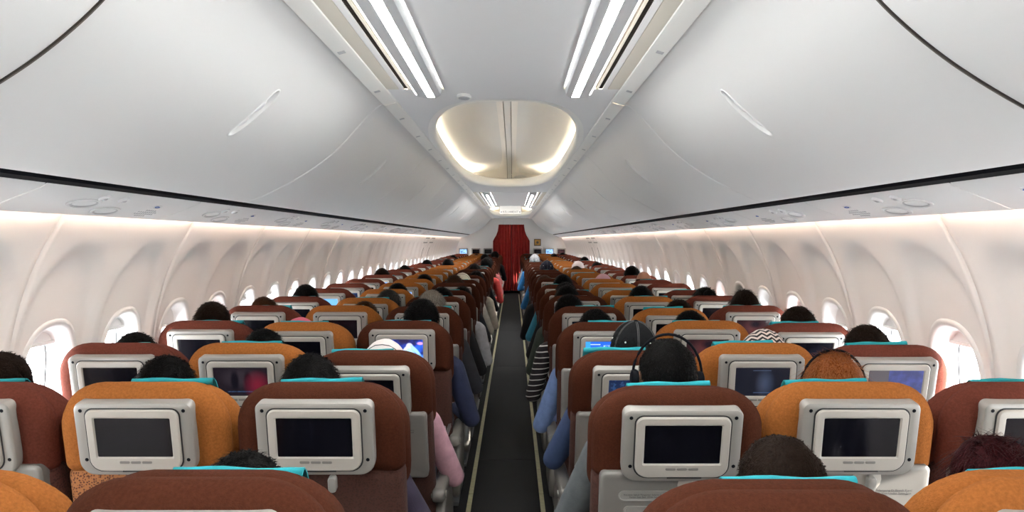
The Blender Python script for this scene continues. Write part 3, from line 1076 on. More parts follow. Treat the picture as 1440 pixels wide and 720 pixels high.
def back_parts(deg):
    T = tilt(deg)
    P = {}

    def crown(mb, amt=.012, w_=.22, z0=1.0):
        mb.V = [(x, y, z + (amt * (1 - (x / w_) ** 2) if z > z0 else 0)) for x, y, z in mb.V]
        return mb
    # rear half: padded cover round the screen
    mb = rrslab(MB(), 0, 1.056, .446, .245, .115, .03, [(.10, .006), (.055, -.001), (.038, .000), (.020, .008), (.007, .022), (0, .042), (.004, .058), (.016, .071), (.035, .077)], n=8)
    P['cover'] = [crown(mb, .006), 'main']
    mb = rrslab(MB(), 0, .675, .436, .55, .03, .04, [(.08, .016), (.03, .012), (.010, .018), (0, .032), (0, .075), (.008, .095), (.03, .108), (.08, .116)], n=4)
    P['backrest'] = [mb, 'low']
    mb = rrslab(MB(), 0, .992, .452, .315, .125, .07, [(.05, .058), (.022, .064), (.006, .078), (0, .098), (.004, .125), (.018, .142), (.045, .152), (.09, .150)], n=8)
    mb.V = [(x, y + .020 * max(0, (abs(x) - .12) / .106) ** 2 * (1 if y > .11 else .3), z) for x, y, z in mb.V]
    P['headrest'] = [crown(mb, .008), 'main']
    # teal cloth folded over the top of the headrest
    path = [(.122, 1.144), (.125, 1.152), (.131, 1.155), (.138, 1.152), (.147, 1.140), (.156, 1.118), (.162, 1.082), (.164, 1.00)]
    mb = MB(); xs = frange(-.112, .112, 8)
    rows = []
    for off in (0.0, .0035):
        for (y, z) in path:
            rows.append([(x, y + (off if y > .14 else -off if y < .124 else 0), z + (off if .124 <= y <= .14 else 0) + .002 * math.sin(x * 47 + z * 30)) for x in xs])
    n = len(path); q = len(xs)
    Vv = [p for r_ in rows for p in r_]
    Fv = []
    for s0 in (0, 1):
        for j in range(n - 1):
            for i in range(q - 1):
                b = s0 * n * q
                f = (b + j * q + i, b + j * q + i + 1, b + (j + 1) * q + i + 1, b + (j + 1) * q + i)
                Fv.append(f if s0 == 0 else tuple(reversed(f)))
    for j in range(n - 1):
        for e in (0, q - 1):
            Fv.append((j * q + e, (j + 1) * q + e, n * q + (j + 1) * q + e, n * q + j * q + e))
    for j in (0, n - 1):
        for i in range(q - 1):
            Fv.append((j * q + i, n * q + j * q + i, n * q + j * q + i + 1, j * q + i + 1))
    P['cloth'] = [MB().add(Vv, Fv), 'teal']
    # screen housing and what sits in it
    cz = 1.054
    P['housing'] = [rrslab(MB(), 0, cz, .304, .202, .020, .040, [(.02, -.0265), (.007, -.027), (.002, -.024), (0, -.018), (.001, .012)], n=6), 'silver']
    P['gasket'] = [rrslab(MB(), 0, cz, .246, .177, .022, .036, [(.0, -.0268), (.0, -.0276), (.006, -.0276)], n=6, cap0=False, cap1=False), 'dark']
    bz = MB()
    o1 = rr(0, cz, .2385, .170, .020, .034, 6); o2 = rr(0, cz, .232, .1635, .017, .031, 6); o3 = rr(0, cz, .222, .153, .013, .027, 6)
    s1 = rr(0, cz + .0086, .201, .114, .004, .004, 6); s2 = rr(0, cz + .0086, .193, .106, .003, .003, 6)
    bz.loft([[(x, y, z) for x, z in o] for o, y in ((o1, -.026), (o1, -.0305), (o2, -.034), (o3, -.0345), (s1, -.0345), (s2, -.0305))], cap0=False, cap1=False)
    P['bezel'] = [bz, 'bezel']
    for i, (sx, sz) in enumerate(((-.132, .081), (.132, .081), (-.130, -.055), (.134, -.055))):
        mb = MB(); disc_y(mb, sx, cz + sz, .0048, -.0268, -.0275); P['screw%d' % i] = [mb, 'black']
    for i in range(3):
        P['button%d' % i] = [rrslab(MB(), -.028 + .029 * i, cz - .0585, .026, .0075, .003, .003, bevel_prof(-.0362, -.034, .0012), n=3), 'tray']
    P['slot'] = [MB().box(-.036, .052, -.0350, -.033, cz - .0855, cz - .0825), 'dark']
    # stowed tray
    mb = rrslab(MB(), 0, .835, .405, .275, .016, .02, [(.02, -.0135), (.010, -.0148), (.004, -.013), (0, -.008), (0, .02)], n=4)
    P['tray'] = [mb, 'tray']
    mb = rrslab(MB(), -.085, .905, .140, .030, .0148, .0148, [(0, -.014), (0, -.0165), (.003, -.0165), (.004, -.0152)], n=6)
    P['placard'] = [mb, 'placard']
    mb = rrslab(MB(), -.02, .862, .24, .024, .011, .011, [(0, -.014), (0, -.0165), (.003, -.0165), (.005, -.0145)], n=6)
    P['grip'] = [mb, 'placard']
    mb = MB(); disc_y(mb, .035, .937, .038, -.014, -.018); P['latch_plate'] = [mb, 'bezel']
    mb = rrslab(MB(), .040, .932, .022, .044, .010, .010, bevel_prof(-.040, -.017, .004), n=4); P['latch'] = [mb, 'placard']
    return {k: (v[0], v[1], T) for k, v in P.items()}


def disc_y(mb, cx, cz, r, y0, y1, n=16):
    R = lambda s_, y: [(cx + r * s_ * math.cos(2 * PI * k / n), y, cz + r * s_ * math.sin(2 * PI * k / n)) for k in range(n)]
    mb.loft([R(.9, y1), R(1, y1 + (y0 - y1) * .4), R(1, y0)], cap1=False)


TXT_A = text_mesh('Kenakan Sabuk Pengaman Selama Duduk\nFasten Seat Belt While Seated', .0068, M['ink'], .0001)
TXT_B = text_mesh('Pelampung Di Bawah Kursi\nLife Vest Under Your Seat', .0088, M['ink'], .0001)

DEGS = (12.0, 15.0, 10.0, 14.0, 17.0, 19.5)
SM = {}
for dg_ in DEGS:
    bp_ = back_parts(dg_)
    for col in ('brown', 'orange', 'wine'):
        for k_, (mb, mt, T) in bp_.items():
            if mt in ('main', 'low'):
                SM[dg_, col, k_] = mb.mesh(k_, M[col + ('_low' if mt == 'low' else '')], T=T)
    for k_, (mb, mt, T) in bp_.items():
        if mt not in ('main', 'low'):
            SM[dg_, k_] = mb.mesh(k_, M[mt], T=T, auto=35 if k_ not in ('cloth',) else None)
# screens: mesh centred on its own origin so that the picture sits in its own x,z
scr = rrslab(MB(), 0, 0, .196, .109, .003, .003, [(0, -.0004), (0, 0)], n=1)
SCRM = {k_: scr.mesh('screen', m_, False) for k_, m_ in SCR.items()}
cush = {}
mbc = MB()
mbc.loft([[(x, y, z) for x, y in rr(0, .455, .43 - 2 * i, .50 - 2 * i, .05 - i * .5, .05 - i * .5, 4)] for i, z in ((.02, .375), (.004, .382), (0, .40), (0, .44), (.006, .458), (.03, .470), (.09, .474))])
for col in ('brown', 'orange', 'wine'): cush[col] = mbc.mesh('seat_cushion', M[col])
frm = MB(); frm.box(-.225, .225, .24, .29, .30, .375); frm.box(-.225, .225, .56, .60, .30, .375); frm.box(-.20, -.17, .2, .66, .33, .377); frm.box(.17, .20, .2, .66, .33, .377)
frame_m = frm.mesh('seat_frame', M['metal'], False)
leg = MB(); leg.tube([(0, .27, .32), (0, .25, .02)], [.02, .016]); leg.tube([(0, .58, .32), (0, .66, .02)], [.018, .015]); leg.box(-.022, .022, .16, .72, 0, .022)
leg_m = leg.mesh('leg', M['metal'], auto=40)
# armrests: slim one between seats, deep side panel on the aisle
def arm_pad():
    mb = MB(); rings = []
    for y, hh, ww in ((.085, .026, .030), (.095, .044, .046), (.12, .05, .052), (.40, .048, .052), (.47, .044, .05), (.50, .03, .04), (.508, .012, .02)):
        rings.append([(x, y, z) for x, z in rr(0, .598 - (.05 - hh) * .2, ww, hh, .016, .012, 4)])
    return mb.loft([list(reversed(r_)) for r_ in reversed(rings)])
arm_m = arm_pad().mesh('armrest', M['arm'])
arm_l = arm_pad().mesh('armrest', M['arm_panel'])
pan = MB(); rings = []
for ins, x in ((.02, -.019), (.004, -.016), (0, -.008), (0, .008), (.004, .016), (.02, .019)):
    o = rr(.31, .44, .40 - 2 * ins, .26 - 2 * ins, .11 - ins * .5, .07 - ins * .5, 6)
    rings.append([(x, y, z) for y, z in o])
pan.loft([list(reversed(r_)) for r_ in rings])
pan_m = pan.mesh('side_panel', M['arm_panel'])
hin = MB(); hin.tube([(-.029, .125, .596), (.029, .125, .596)], .015, 12)
hin_m = hin.mesh('armrest_hinge', M['arm_panel'], auto=40)
# lowered tray
tl = MB(); tl.loft([[(x, y, z) for x, y in rr(0, -.075, .40 - 2 * i, .25 - 2 * i, .02, .03, 4)] for i, z in ((.006, .668), (0, .671), (0, .684), (.005, .687), (.012, .684))])
tray_dn = tl.mesh('tray_table', M['tray'], auto=40)
ta = MB(); ta.box(-.215, -.203, -.05, .17, .655, .675); ta.box(.203, .215, -.05, .17, .655, .675)
tray_arm = ta.mesh('tray_arm', M['metal'], False)

SCREEN_AT = {(3, 'C'): 'film', (3, 'D'): 'map', (2, 'D'): 'dimmap', (2, 'B'): 'subtitle', (2, 'E'): 'figure', (2, 'F'): 'half', (6, 'A'): 'sky', (7, 'A'): 'dimmap', (4, 'F'): 'redface',
             (7, 'B'): 'menu', (3, 'E'): 'redface', (13, 'A'): 'menu', (16, 'B'): 'menu', (11, 'E'): 'dimmap', (9, 'A'): 'menu'}
TRAY_DOWN = {(1, 'B'), (1, 'C'), (3, 'C'), (5, 'D')}
RECL = {(2, 'D'): 19.5, (1, 'D'): 15.0, (2, 'C'): 19.5, (3, 'D'): 14.0, (2, 'F'): 14.0, (3, 'B'): 14.0, (0, 'D'): 17.0, (0, 'C'): 14.0, (0, 'B'): 14.0, (0, 'E'): 14.0, (4, 'A'): 10.0, (4, 'F'): 10.0, (5, 'B'): 15.0, (6, 'E'): 15.0, (3, 'F'): 15.0, (7, 'D'): 15.0, (8, 'C'): 15.0}
CLOTH_DX = {(1, 'B'): .035, (1, 'C'): .0, (0, 'C'): .02, (1, 'D'): .01, (2, 'D'): -.06, (3, 'D'): .02, (4, 'D'): .05, (1, 'E'): -.02, (2, 'E'): -.01, (2, 'C'): -.04, (3, 'C'): -.01}
CLOTH_DY = {(0, 'D'): .007, (0, 'C'): .006, (2, 'C'): .004, (1, 'E'): .003, (2, 'A'): .004, (0, 'E'): .004}


def make_seat(row, col, label, group):
    y = ROW0 + RP * row
    d = RECL.get((row, col), 12.0 if row < 4 else random.choice((12.0, 15.0, 10.0, 12.0)))
    c = COLR[col]
    aisle = 1 if CX[col] < 0 else -1
    r = empty('airplane_chair', (CX[col], y, 0))
    tag(r, label, 'airplane seat', group)
    put('backrest', SM[d, c, 'backrest'], r)
    put('headrest', SM[d, c, 'headrest'], r)
    put('headrest_cover', SM[d, c, 'cover'], r)
    if random.random() < .88 or row < 5:
        rnd = random.Random(row * 7 + ord(col))
        put('teal_headcloth', SM[d, 'cloth'], r, (CLOTH_DX.get((row, col), rnd.uniform(-.04, .04)), CLOTH_DY.get((row, col), 0), rnd.uniform(-.002, .003) - CLOTH_DY.get((row, col), 0) * 1.6), (0, rnd.uniform(-.018, .018), 0))
    put('seat_cushion', cush[c], r)
    put('seat_frame', frame_m, r)
    for x in (-.17, .17): put('leg', leg_m, r, (x, 0, 0))
    ar = put('armrest', arm_m if row % 3 else arm_l, r, (aisle * .233, 0, 0))
    if row < 16: put('armrest_hinge', hin_m, ar)
    if col in 'CD': put('side_panel', pan_m, r, (aisle * .236, 0, 0))
    h = put('screen_housing', SM[d, 'housing'], r)
    T = tilt(d)
    sx, sy, sz = T(0, -.0305, 1.054 + .0086)
    put('screen', SCRM[SCREEN_AT.get((row, col), 'off')], h, (sx, sy, sz), (math.radians(d), 0, 0))
    put('bezel', SM[d, 'bezel'], h)
    if row < 17: put('gasket', SM[d, 'gasket'], h)
    if row < 9:
        for i in range(4): put('screw', SM[d, 'screw%d' % i], h)
        for i in range(3): put('button', SM[d, 'button%d' % i], h)
        put('card_slot', SM[d, 'slot'], h)
    if (row, col) in TRAY_DOWN:
        t = put('tray_table', tray_dn, r); put('tray_arm', tray_arm, t)
        put('tray_latch', SM[d, 'latch'], r)
    else:
        t = put('tray_table', SM[d, 'tray'], r)
        if row < 9:
            put('placard', SM[d, 'placard'], t); put('grip', SM[d, 'grip'], t); put('latch_plate', SM[d, 'latch_plate'], t); put('latch', SM[d, 'latch'], t)
        if row < 4:
            x_, y_, z_ = T(-.085, -.0158, .905)
            put('lettering', TXT_A, t, (x_, y_, z_), (PI / 2 + math.radians(d), 0, 0))
            if row < 3:
                x_, y_, z_ = T(.11, -.0152, .900)
                put('lettering', TXT_B, t, (x_, y_, z_), (PI / 2 + math.radians(d), 0, 0))
    return r


# ------------------------------------------------------------------ people
# one continuous body grown from overlapping shapes and remeshed; materials by nearest shape
SKIN, SHIRT, TROU, SHOE, EYEBALL, LIP = range(6)
HC = (0, .285, 1.165)


def body_prims(out_arm):
    """capsules (p0, p1, r0, r1, material); seated, facing +y. out_arm: +1 lets the +x elbow hang out over the armrest"""
    C = []
    a = C.append
    a(((0, .37, .54), (0, .33, .72), .125, .118, SHIRT)); a(((-.05, .33, .72), (-.06, .295, .90), .105, .10, SHIRT)); a(((.05, .33, .72), (.06, .295, .90), .105, .10, SHIRT))
    a(((-.06, .37, .56), (.06, .37, .56), .115, .115, TROU))
    a(((-.165, .275, .955), (.165, .275, .955), .062, .062, SHIRT)); a(((-.09, .27, .99), (0, .27, 1.03), .05, .055, SHIRT)); a(((.09, .27, .99), (0, .27, 1.03), .05, .055, SHIRT))
    a(((0, .268, .99), (0, .278, 1.10), .054, .052, SKIN))
    for sx in (-1, 1):
        o = 1 if out_arm == sx else 0
        sh_ = (sx * .185, .275, .945)
        el = (sx * (.195 if out_arm == 2 else .245 + .05 * o), .36 - .03 * o, .68)
        wr_ = (sx * (.135 + .06 * o), .585, .675)
        hd = (sx * (.105 + .06 * o), .655, .665)
        a((sh_, el, .060, .046, SHIRT)); a((el, wr_, .046, .033, SHIRT)); a((wr_, hd, .028, .024, SKIN))
        px, py, pz = hd
        a(((px - .024 * sx, py, pz), (px + .020 * sx, py + .004, pz), .017, .017, SKIN))
        for f in range(4):
            fx = px + sx * (-.030 + .0205 * f); L = (.062, .074, .070, .054)[f]
            k1 = (fx, py + .020 + L * .5, pz + .006); k2 = (fx - sx * .004, py + .020 + L * .86, pz - .012)
            a(((fx, py + .012, pz), k1, .0095, .0088, SKIN)); a((k1, k2, .0088, .0078, SKIN))
        a(((px - sx * .030, py - .012, pz), (px - sx * .055, py + .022, pz - .004), .0115, .0095, SKIN)); a(((px - sx * .055, py + .022, pz - .004), (px - sx * .060, py + .046, pz - .012), .0095, .008, SKIN))
        hip, kn, an = (sx * .085, .42, .545), (sx * .115, .80, .555), (sx * .115, .76, .12)
        a((hip, kn, .088, .064, TROU)); a((kn, an, .062, .044, TROU)); a((an, (sx * .12, .745, .062), .042, .040, SHOE)); a(((sx * .12, .735, .045), (sx * .125, .895, .036), .040, .032, SHOE))
    hx, hy, hz = HC
    a(((hx, hy - .012, hz + .020), (hx, hy + .010, hz + .020), .078, .076, SKIN)); a(((hx, hy - .005, hz + .035), (hx, hy + .008, hz - .005), .074, .070, SKIN))
    a(((hx, hy + .035, hz - .045), (hx, hy + .055, hz - .088), .052, .030, SKIN)); a(((hx, hy + .02, hz - .03), (hx, hy + .045, hz - .03), .060, .052, SKIN))
    a(((hx, hy + .086, hz + .012), (hx, hy + .108, hz - .022), .010, .014, SKIN)); a(((-.016, hy + .092, hz - .028), (.016, hy + .092, hz - .028), .008, .008, SKIN))
    a(((-.030, hy + .080, hz + .026), (.030, hy + .080, hz + .026), .011, .011, SKIN)); a(((-.016, hy + .088, hz - .054), (.016, hy + .088, hz - .054), .008, .008, LIP))
    for sx in (-1, 1):
        a(((sx * .080, hy - .004, hz + .018), (sx * .078, hy + .004, hz - .020), .013, .010, SKIN)); a(((sx * .086, hy - .010, hz + .016), (sx * .084, hy - .006, hz - .006), .010, .008, SKIN))
        a(((sx * .031, hy + .074, hz + .006), (sx * .032, hy + .075, hz + .006), .0115, .0115, EYEBALL))
    return C


def capsule_mesh(p0, p1, r0, r1):
    p0, p1 = Vector(p0), Vector(p1)
    t = (p1 - p0); L = t.length; t.normalize()
    a_ = t.cross(Vector((0, 0, 1)) if abs(t.z) < .9 else Vector((1, 0, 0))).normalized(); b_2 = t.cross(a_)
    n = 14; rings = []
    for i in range(0, 5):
        q = -PI / 2 + PI / 2 * (i + .35) / 4.35; rings.append((p0 + t * r0 * math.sin(q), r0 * math.cos(q)))
    for i in range(0, 5):
        q = PI / 2 * i / 4.35; rings.append((p1 + t * r1 * math.sin(q), r1 * math.cos(q)))
    return [[tuple(c_ + (a_ * math.cos(2 * PI * k / n) + b_2 * math.sin(2 * PI * k / n)) * r_) for k in range(n)] for c_, r_ in rings]


def grow(prims, voxel, name):
    mb = MB()
    for p0, p1, r0, r1, m in prims: mb.loft(capsule_mesh(p0, p1, r0, r1))
    o = put('grow', mb.mesh('grow', [], True))
    md = o.modifiers.new('r', 'REMESH'); md.mode = 'VOXEL'; md.voxel_size = voxel; md.use_smooth_shade = True
    sm = o.modifiers.new('s', 'SMOOTH'); sm.factor = .5; sm.iterations = 2
    dg = bpy.context.evaluated_depsgraph_get()
    me = bpy.data.meshes.new_from_object(o.evaluated_get(dg))
    bpy.data.objects.remove(o)
    me.name = name
    n = len(me.polygons)
    cen = np.empty(n * 3, dtype=np.float32); me.polygons.foreach_get('center', cen); cen = cen.reshape(-1, 3)
    best = np.full(n, 9.0); mat = np.zeros(n, dtype=np.int32)
    for p0, p1, r0, r1, m in prims:
        p0, p1 = np.array(p0), np.array(p1); v = p1 - p0
        t = np.clip(((cen - p0) @ v) / max(v @ v, 1e-9), 0, 1)
        d = np.linalg.norm(cen - p0 - t[:, None] * v, axis=1) - (r0 + (r1 - r0) * t)
        if m in (EYEBALL, LIP): d = d - .0015
        k = d < best; best[k] = d[k]; mat[k] = m
    me.materials.clear()
    for m_ in ('skin', 'cloth_grey', 'trousers', 'shoe', 'eye', 'lip'): me.materials.append(PM[m_])
    me.polygons.foreach_set('material_index', mat)
    me.polygons.foreach_set('use_smooth', [True] * n)
    me.update()
    return me


PM = {}
PM['skin'] = pmat('skin', (.34, .17, .105), .55, vary=(40, .08))
PM['cloth_grey'] = pmat('cloth_grey', (.10, .10, .11), .9, bump=(250, .3))
PM['trousers'] = pmat('trousers', (.02, .022, .035), .9, bump=(250, .3))
PM['shoe'] = pmat('shoe', (.03, .03, .03), .5)
PM['eye'] = pmat('eye', (.03, .02, .015), .15)
PM['lip'] = pmat('lip', (.30, .10, .08), .45)
CLOTH = dict(grey=(.085, .095, .10), navy=(.018, .024, .06), purple=(.030, .022, .045), pink=(.50, .28, .33), blue=(.16, .24, .46), dblue=(.035, .06, .14), black=(.012, .012, .014), olive=(.045, .055, .042),
             white=(.62, .62, .66), cream=(.55, .50, .42), red=(.60, .06, .05), salmon=(.55, .16, .16), bright=(.03, .20, .50), teal=(.04, .22, .32), brown=(.09, .05, .035), dgrey=(.035, .035, .042))
CM_ = {k_: pmat('shirt_' + k_, v_, .9, bump=(260, .35), vary=(25, .15)) for k_, v_ in CLOTH.items()}
# black shirt with thin white stripes
m_, nt, b_ = newmat('shirt_stripes'); b_.inputs['Roughness'].default_value = .9
tc = nt.nodes.new('ShaderNodeTexCoord'); wv_ = nt.nodes.new('ShaderNodeTexWave'); wv_.wave_type = 'BANDS'; wv_.bands_direction = 'Z'; wv_.inputs['Scale'].default_value = 9; wv_.inputs['Distortion'].default_value = .8
nt.links.new(tc.outputs['Object'], wv_.inputs['Vector'])
rp = nt.nodes.new('ShaderNodeValToRGB'); rp.color_ramp.elements[0].position = .90; rp.color_ramp.elements[0].color = (.018, .014, .016, 1); rp.color_ramp.elements[1].position = .94; rp.color_ramp.elements[1].color = (.6, .58, .56, 1)
nt.links.new(wv_.outputs['Fac'], rp.inputs['Fac']); nt.links.new(rp.outputs['Color'], b_.inputs['Base Color'])
CM_['stripes'] = m_


def hairmat(name, c, c2=None):
    m, nt, b = newmat(name)
    b.inputs['Roughness'].default_value = .5
    b.inputs['Specular IOR Level'].default_value = .035
    tc = nt.nodes.new('ShaderNodeTexCoord')
    mp = nt.nodes.new('ShaderNodeMapping'); mp.inputs['Scale'].default_value = (1, 1, .12)
    nt.links.new(tc.outputs['Object'], mp.inputs['Vector'])
    n = nt.nodes.new('ShaderNodeTexNoise'); n.inputs['Scale'].default_value = 260; n.inputs['Detail'].default_value = 3
    nt.links.new(mp.outputs['Vector'], n.inputs['Vector'])
    r = nt.nodes.new('ShaderNodeValToRGB')
    c2 = c2 or tuple(x * 1.8 + .001 for x in c)
    r.color_ramp.elements[0].position = .38; r.color_ramp.elements[0].color = (*c, 1)
    r.color_ramp.elements[1].position = .72; r.color_ramp.elements[1].color = (*c2, 1)
    nt.links.new(n.outputs['Fac'], r.inputs['Fac']); nt.links.new(r.outputs['Color'], b.inputs['Base Color'])
    bp = nt.nodes.new('ShaderNodeBump'); bp.inputs['Strength'].default_value = .55; bp.inputs['Distance'].default_value = .004
    nt.links.new(n.outputs['Fac'], bp.inputs['Height']); nt.links.new(bp.outputs['Normal'], b.inputs['Normal'])
    return m


HM = dict(black=hairmat('hair_black', (.0032, .0029, .0028)), darkbrown=hairmat('hair_dark_brown', (.009, .005, .0033)), brown=hairmat('hair_brown', (.035, .016, .008)),
          grey=hairmat('hair_grey', (.10, .085, .07), (.36, .32, .27)), auburn=hairmat('hair_auburn', (.16, .040, .010), (.36, .13, .045)), wine=hairmat('hair_wine', (.018, .005, .006), (.05, .010, .012)),
          salt=hairmat('hair_salt', (.012, .011, .010), (.07, .065, .06)))
CAPM = pmat('cap_grey', (.010, .0105, .0115), .9, spec=.1, bump=(500, .4)); CAPN = pmat('cap_navy', (.012, .014, .035), .85, bump=(500, .4)); CAPW = pmat('cap_white', (.62, .64, .66), .8, bump=(500, .3))
STITCH = pmat('stitch', (.11, .11, .11), .8); EYELET = pmat('eyelet', (.7, .7, .68), .6)
SCARF = dict(white=pmat('scarf_white', (.66, .60, .58), .8, bump=(200, .2)), cream=pmat('scarf_cream', (.62, .56, .46), .85, bump=(200, .2)), pink=pmat('scarf_pink', (.55, .30, .34), .85, bump=(200, .2)), rose=pmat('scarf_rose', (.60, .10, .16), .85, bump=(200, .2)), pale=pmat('scarf_pale', (.66, .55, .54), .85, bump=(200, .2)))
m_, nt, b_ = newmat('scarf_zigzag'); b_.inputs['Roughness'].default_value = .85
tc = nt.nodes.new('ShaderNodeTexCoord'); sp = nt.nodes.new('ShaderNodeSeparateXYZ'); nt.links.new(tc.outputs['Object'], sp.inputs[0])
def nm(op, a, b=None):
    n = nt.nodes.new('ShaderNodeMath'); n.operation = op
    for i, v in enumerate((a, b)):
        if v is None: continue
        if isinstance(v, (int, float)): n.inputs[i].default_value = v
        else: nt.links.new(v, n.inputs[i])
    return n.outputs[0]
zg = nm('FRACT', nm('MULTIPLY', nm('ADD', nm('ADD', sp.outputs[2], nm('MULTIPLY', sp.outputs[1], .6)), nm('PINGPONG', sp.outputs[0], .018)), 38))
rp = nt.nodes.new('ShaderNodeValToRGB'); rp.color_ramp.interpolation = 'CONSTANT'; rp.color_ramp.elements[0].color = (.015, .014, .016, 1); rp.color_ramp.elements[1].position = .5; rp.color_ramp.elements[1].color = (.62, .52, .47, 1)
nt.links.new(zg, rp.inputs['Fac']); nt.links.new(rp.outputs['Color'], b_.inputs['Base Color'])
SCARF['zigzag'] = m_


def headsurf(fn, nu=40, nv=26):
    """closed surface about the head centre; fn(direction) -> radius along it"""
    mb = MB(); V = []
    rows = []
    for j in range(nv + 1):
        b = -PI / 2 + PI * j / nv
        if j in (0, nv):
            d = Vector((0, 0, math.sin(b))); rows.append([len(V)]); V.append(d * fn(d)); continue
        r_ = []
        for i in range(nu):
            a = 2 * PI * i / nu
            d = Vector((math.cos(b) * math.cos(a), math.cos(b) * math.sin(a), math.sin(b)))
            r_.append(len(V)); V.append(d * fn(d))
        rows.append(r_)
    F = []
    for j in range(nv):
        A, B = rows[j], rows[j + 1]
        for i in range(nu):
            i2 = (i + 1) % nu
            if len(A) == 1: F.append((A[0], B[i2], B[i]))
            elif len(B) == 1: F.append((A[i], A[i2], B[0]))
            else: F.append((A[i], A[i2], B[i2], B[i]))
    V = [(v[0] + HC[0], v[1] + HC[1], v[2] + HC[2]) for v in V]
    return mb.add(V, F)


def erad(d, rx, ry, rz, c=(0, 0, 0)):
    """distance from the head centre along d to an ellipsoid centred at c"""
    a = (d[0] / rx) ** 2 + (d[1] / ry) ** 2 + (d[2] / rz) ** 2
    b = -2 * (d[0] * c[0] / rx ** 2 + d[1] * c[1] / ry ** 2 + d[2] * c[2] / rz ** 2)
    g = (c[0] / rx) ** 2 + (c[1] / ry) ** 2 + (c[2] / rz) ** 2 - 1
    q = max(b * b - 4 * a * g, 0)
    return (-b + math.sqrt(q)) / (2 * a)


def hair_fn(style):
    from mathutils import noise

    def fn(d):
        base = erad(d, .087, .103, .108, (0, -.004, .022))
        nz = noise.noise(d * 3.0 + Vector((3.1, 0, 0))) * .004 + noise.noise(d * 14.0) * .0022
        face = smooth((d.y - .30 + max(0, d.z - .35) * 1.2 * -1) / .18) if d.z < .72 else 0.0
        low = {'short': -.42, 'crop': -.30, 'long': -2, 'bald': -.40, 'bun': -.55}[style]
        cut = max(face, smooth((low - d.z) / .16))
        if style == 'short' or style == 'crop':
            side = smooth((abs(d.x) - .86) / .1) * smooth((.10 - d.z) / .2)
            cut = max(cut, side)
        if style == 'bald':
            cut = max(cut, smooth((d.z - .30) / .22))
        r = base + nz + (-.003 if style == 'crop' else .0)
        if style in ('short',): r += .004 * max(0, noise.noise(d * 26.0)) * (1 if d.z > .2 else .4)
        if style == 'long' and d.z < 0:
            r = max(r, erad(d, .098, .085, .24, (0, -.028, -.03))) if d.y < .35 else r
        if style == 'bun': r += .002
        return r + (.062 - r) * cut if cut > 0 else r
    return fn


def cap_meshes(mat):
    from mathutils import noise

    def fn(d):
        r = erad(d, .095, .112, .118, (0, -.002, .022))
        return r + (.06 - r) * smooth((-.20 - d.z) / .12)
    dome_ = headsurf(fn)
    br = MB()
    us_, vs_ = frange(-1, 1, 12), frange(0, 1, 5)
    V, F = grid(us_, vs_, lambda u, v: (HC[0] + .085 * u * (1 - .25 * v * v), HC[1] + .085 * math.sqrt(max(0, 1 - .55 * u * u)) + .075 * v * math.sqrt(max(.02, 1 - u * u * .8)), HC[2] + .035 - .012 * u * u - .012 * v))
    n = len(V)
    br.add(V, F); br.add([(x, y, z - .004) for x, y, z in V], [tuple(reversed(f)) for f in F])
    st = MB()
    for k in range(6):
        a = PI * k / 3 + PI / 6
        pts = []
        for q in frange(.05, 1.0, 10):
            el = PI / 2 - q * 1.65
            d = Vector((math.cos(el) * math.cos(a), math.cos(el) * math.sin(a), math.sin(el)))
            pts.append(Vector(HC) + d * (fn(d) + .0008))
        for off in (-.0028, .0028):
            st.tube([p + Vector((-math.sin(a), math.cos(a), 0)) * off for p in pts], .0011, 5)
    ey = MB()
    for k in range(6):
        a = PI * k / 3
        d = Vector((math.cos(.62) * math.cos(a), math.cos(.62) * math.sin(a), math.sin(.62)))
        p = Vector(HC) + d * fn(d)
        ey.ell(p, (.004, .004, .004), 8, 6)
    bt = MB().ell((HC[0], HC[1], HC[2] + fn(Vector((0, 0, 1)))), (.009, .009, .005))
    return dict(dome=dome_.mesh('cap_crown', mat), brim=br.mesh('brim', mat), stitch=st.mesh('stitching', STITCH), eyelet=ey.mesh('eyelets', EYELET), button=bt.mesh('top_button', mat))


CAPS = {'cap': cap_meshes(CAPM), 'capnavy': cap_meshes(CAPN), 'capwhite': cap_meshes(CAPW)}
HAIRM = {st: headsurf(hair_fn(st)) for st in ('short', 'crop', 'long', 'bald', 'bun')}


def strands(mb, fn, count, length, lift, flow, seed):
    rnd = random.Random(seed)
    V, F = [], []
    k = 0
    while k < count:
        d = Vector((rnd.gauss(0, 1), rnd.gauss(0, 1), rnd.gauss(0, 1))).normalized()
        r_ = fn(d)
        if r_ < .082: k += .2; continue
        k += 1
        p = Vector(HC) + d * (r_ - .003)
        t = Vector((rnd.gauss(0, flow), rnd.gauss(0, flow) - .25, -.8 if d.z < .75 else rnd.gauss(0, .6)))
        t = (t - d * t.dot(d)).normalized()
        L = length * rnd.uniform(.6, 1.3)
        sd = d.cross(t).normalized() * rnd.uniform(.0008, .0016)
        m_2 = p + t * L * .5 + d * (lift * L * .7 + .003); e = p + t * L + d * (lift * L)
        n = len(V)
        V += [p - sd, p + sd, m_2 + sd, m_2 - sd, e]
        F += [(n, n + 1, n + 2, n + 3), (n + 3, n + 2, n + 4)]
    mb.add(V, F)


for st_, ct_, ln_, lf_, fl_s in (('short', 2600, .028, .14, .45), ('crop', 2600, .012, .18, .45), ('long', 2200, .070, .03, .15), ('bald', 800, .012, .15, .4), ('bun', 2200, .034, .24, .6)):
    strands(HAIRM[st_], hair_fn(st_), ct_, ln_, lf_, fl_s, 5)
for (x, y, z, r_) in ((0, -.088, .085, .036),): HAIRM['bun'].ell((HC[0] + x, HC[1] + y, HC[2] + z), (r_, r_, r_))


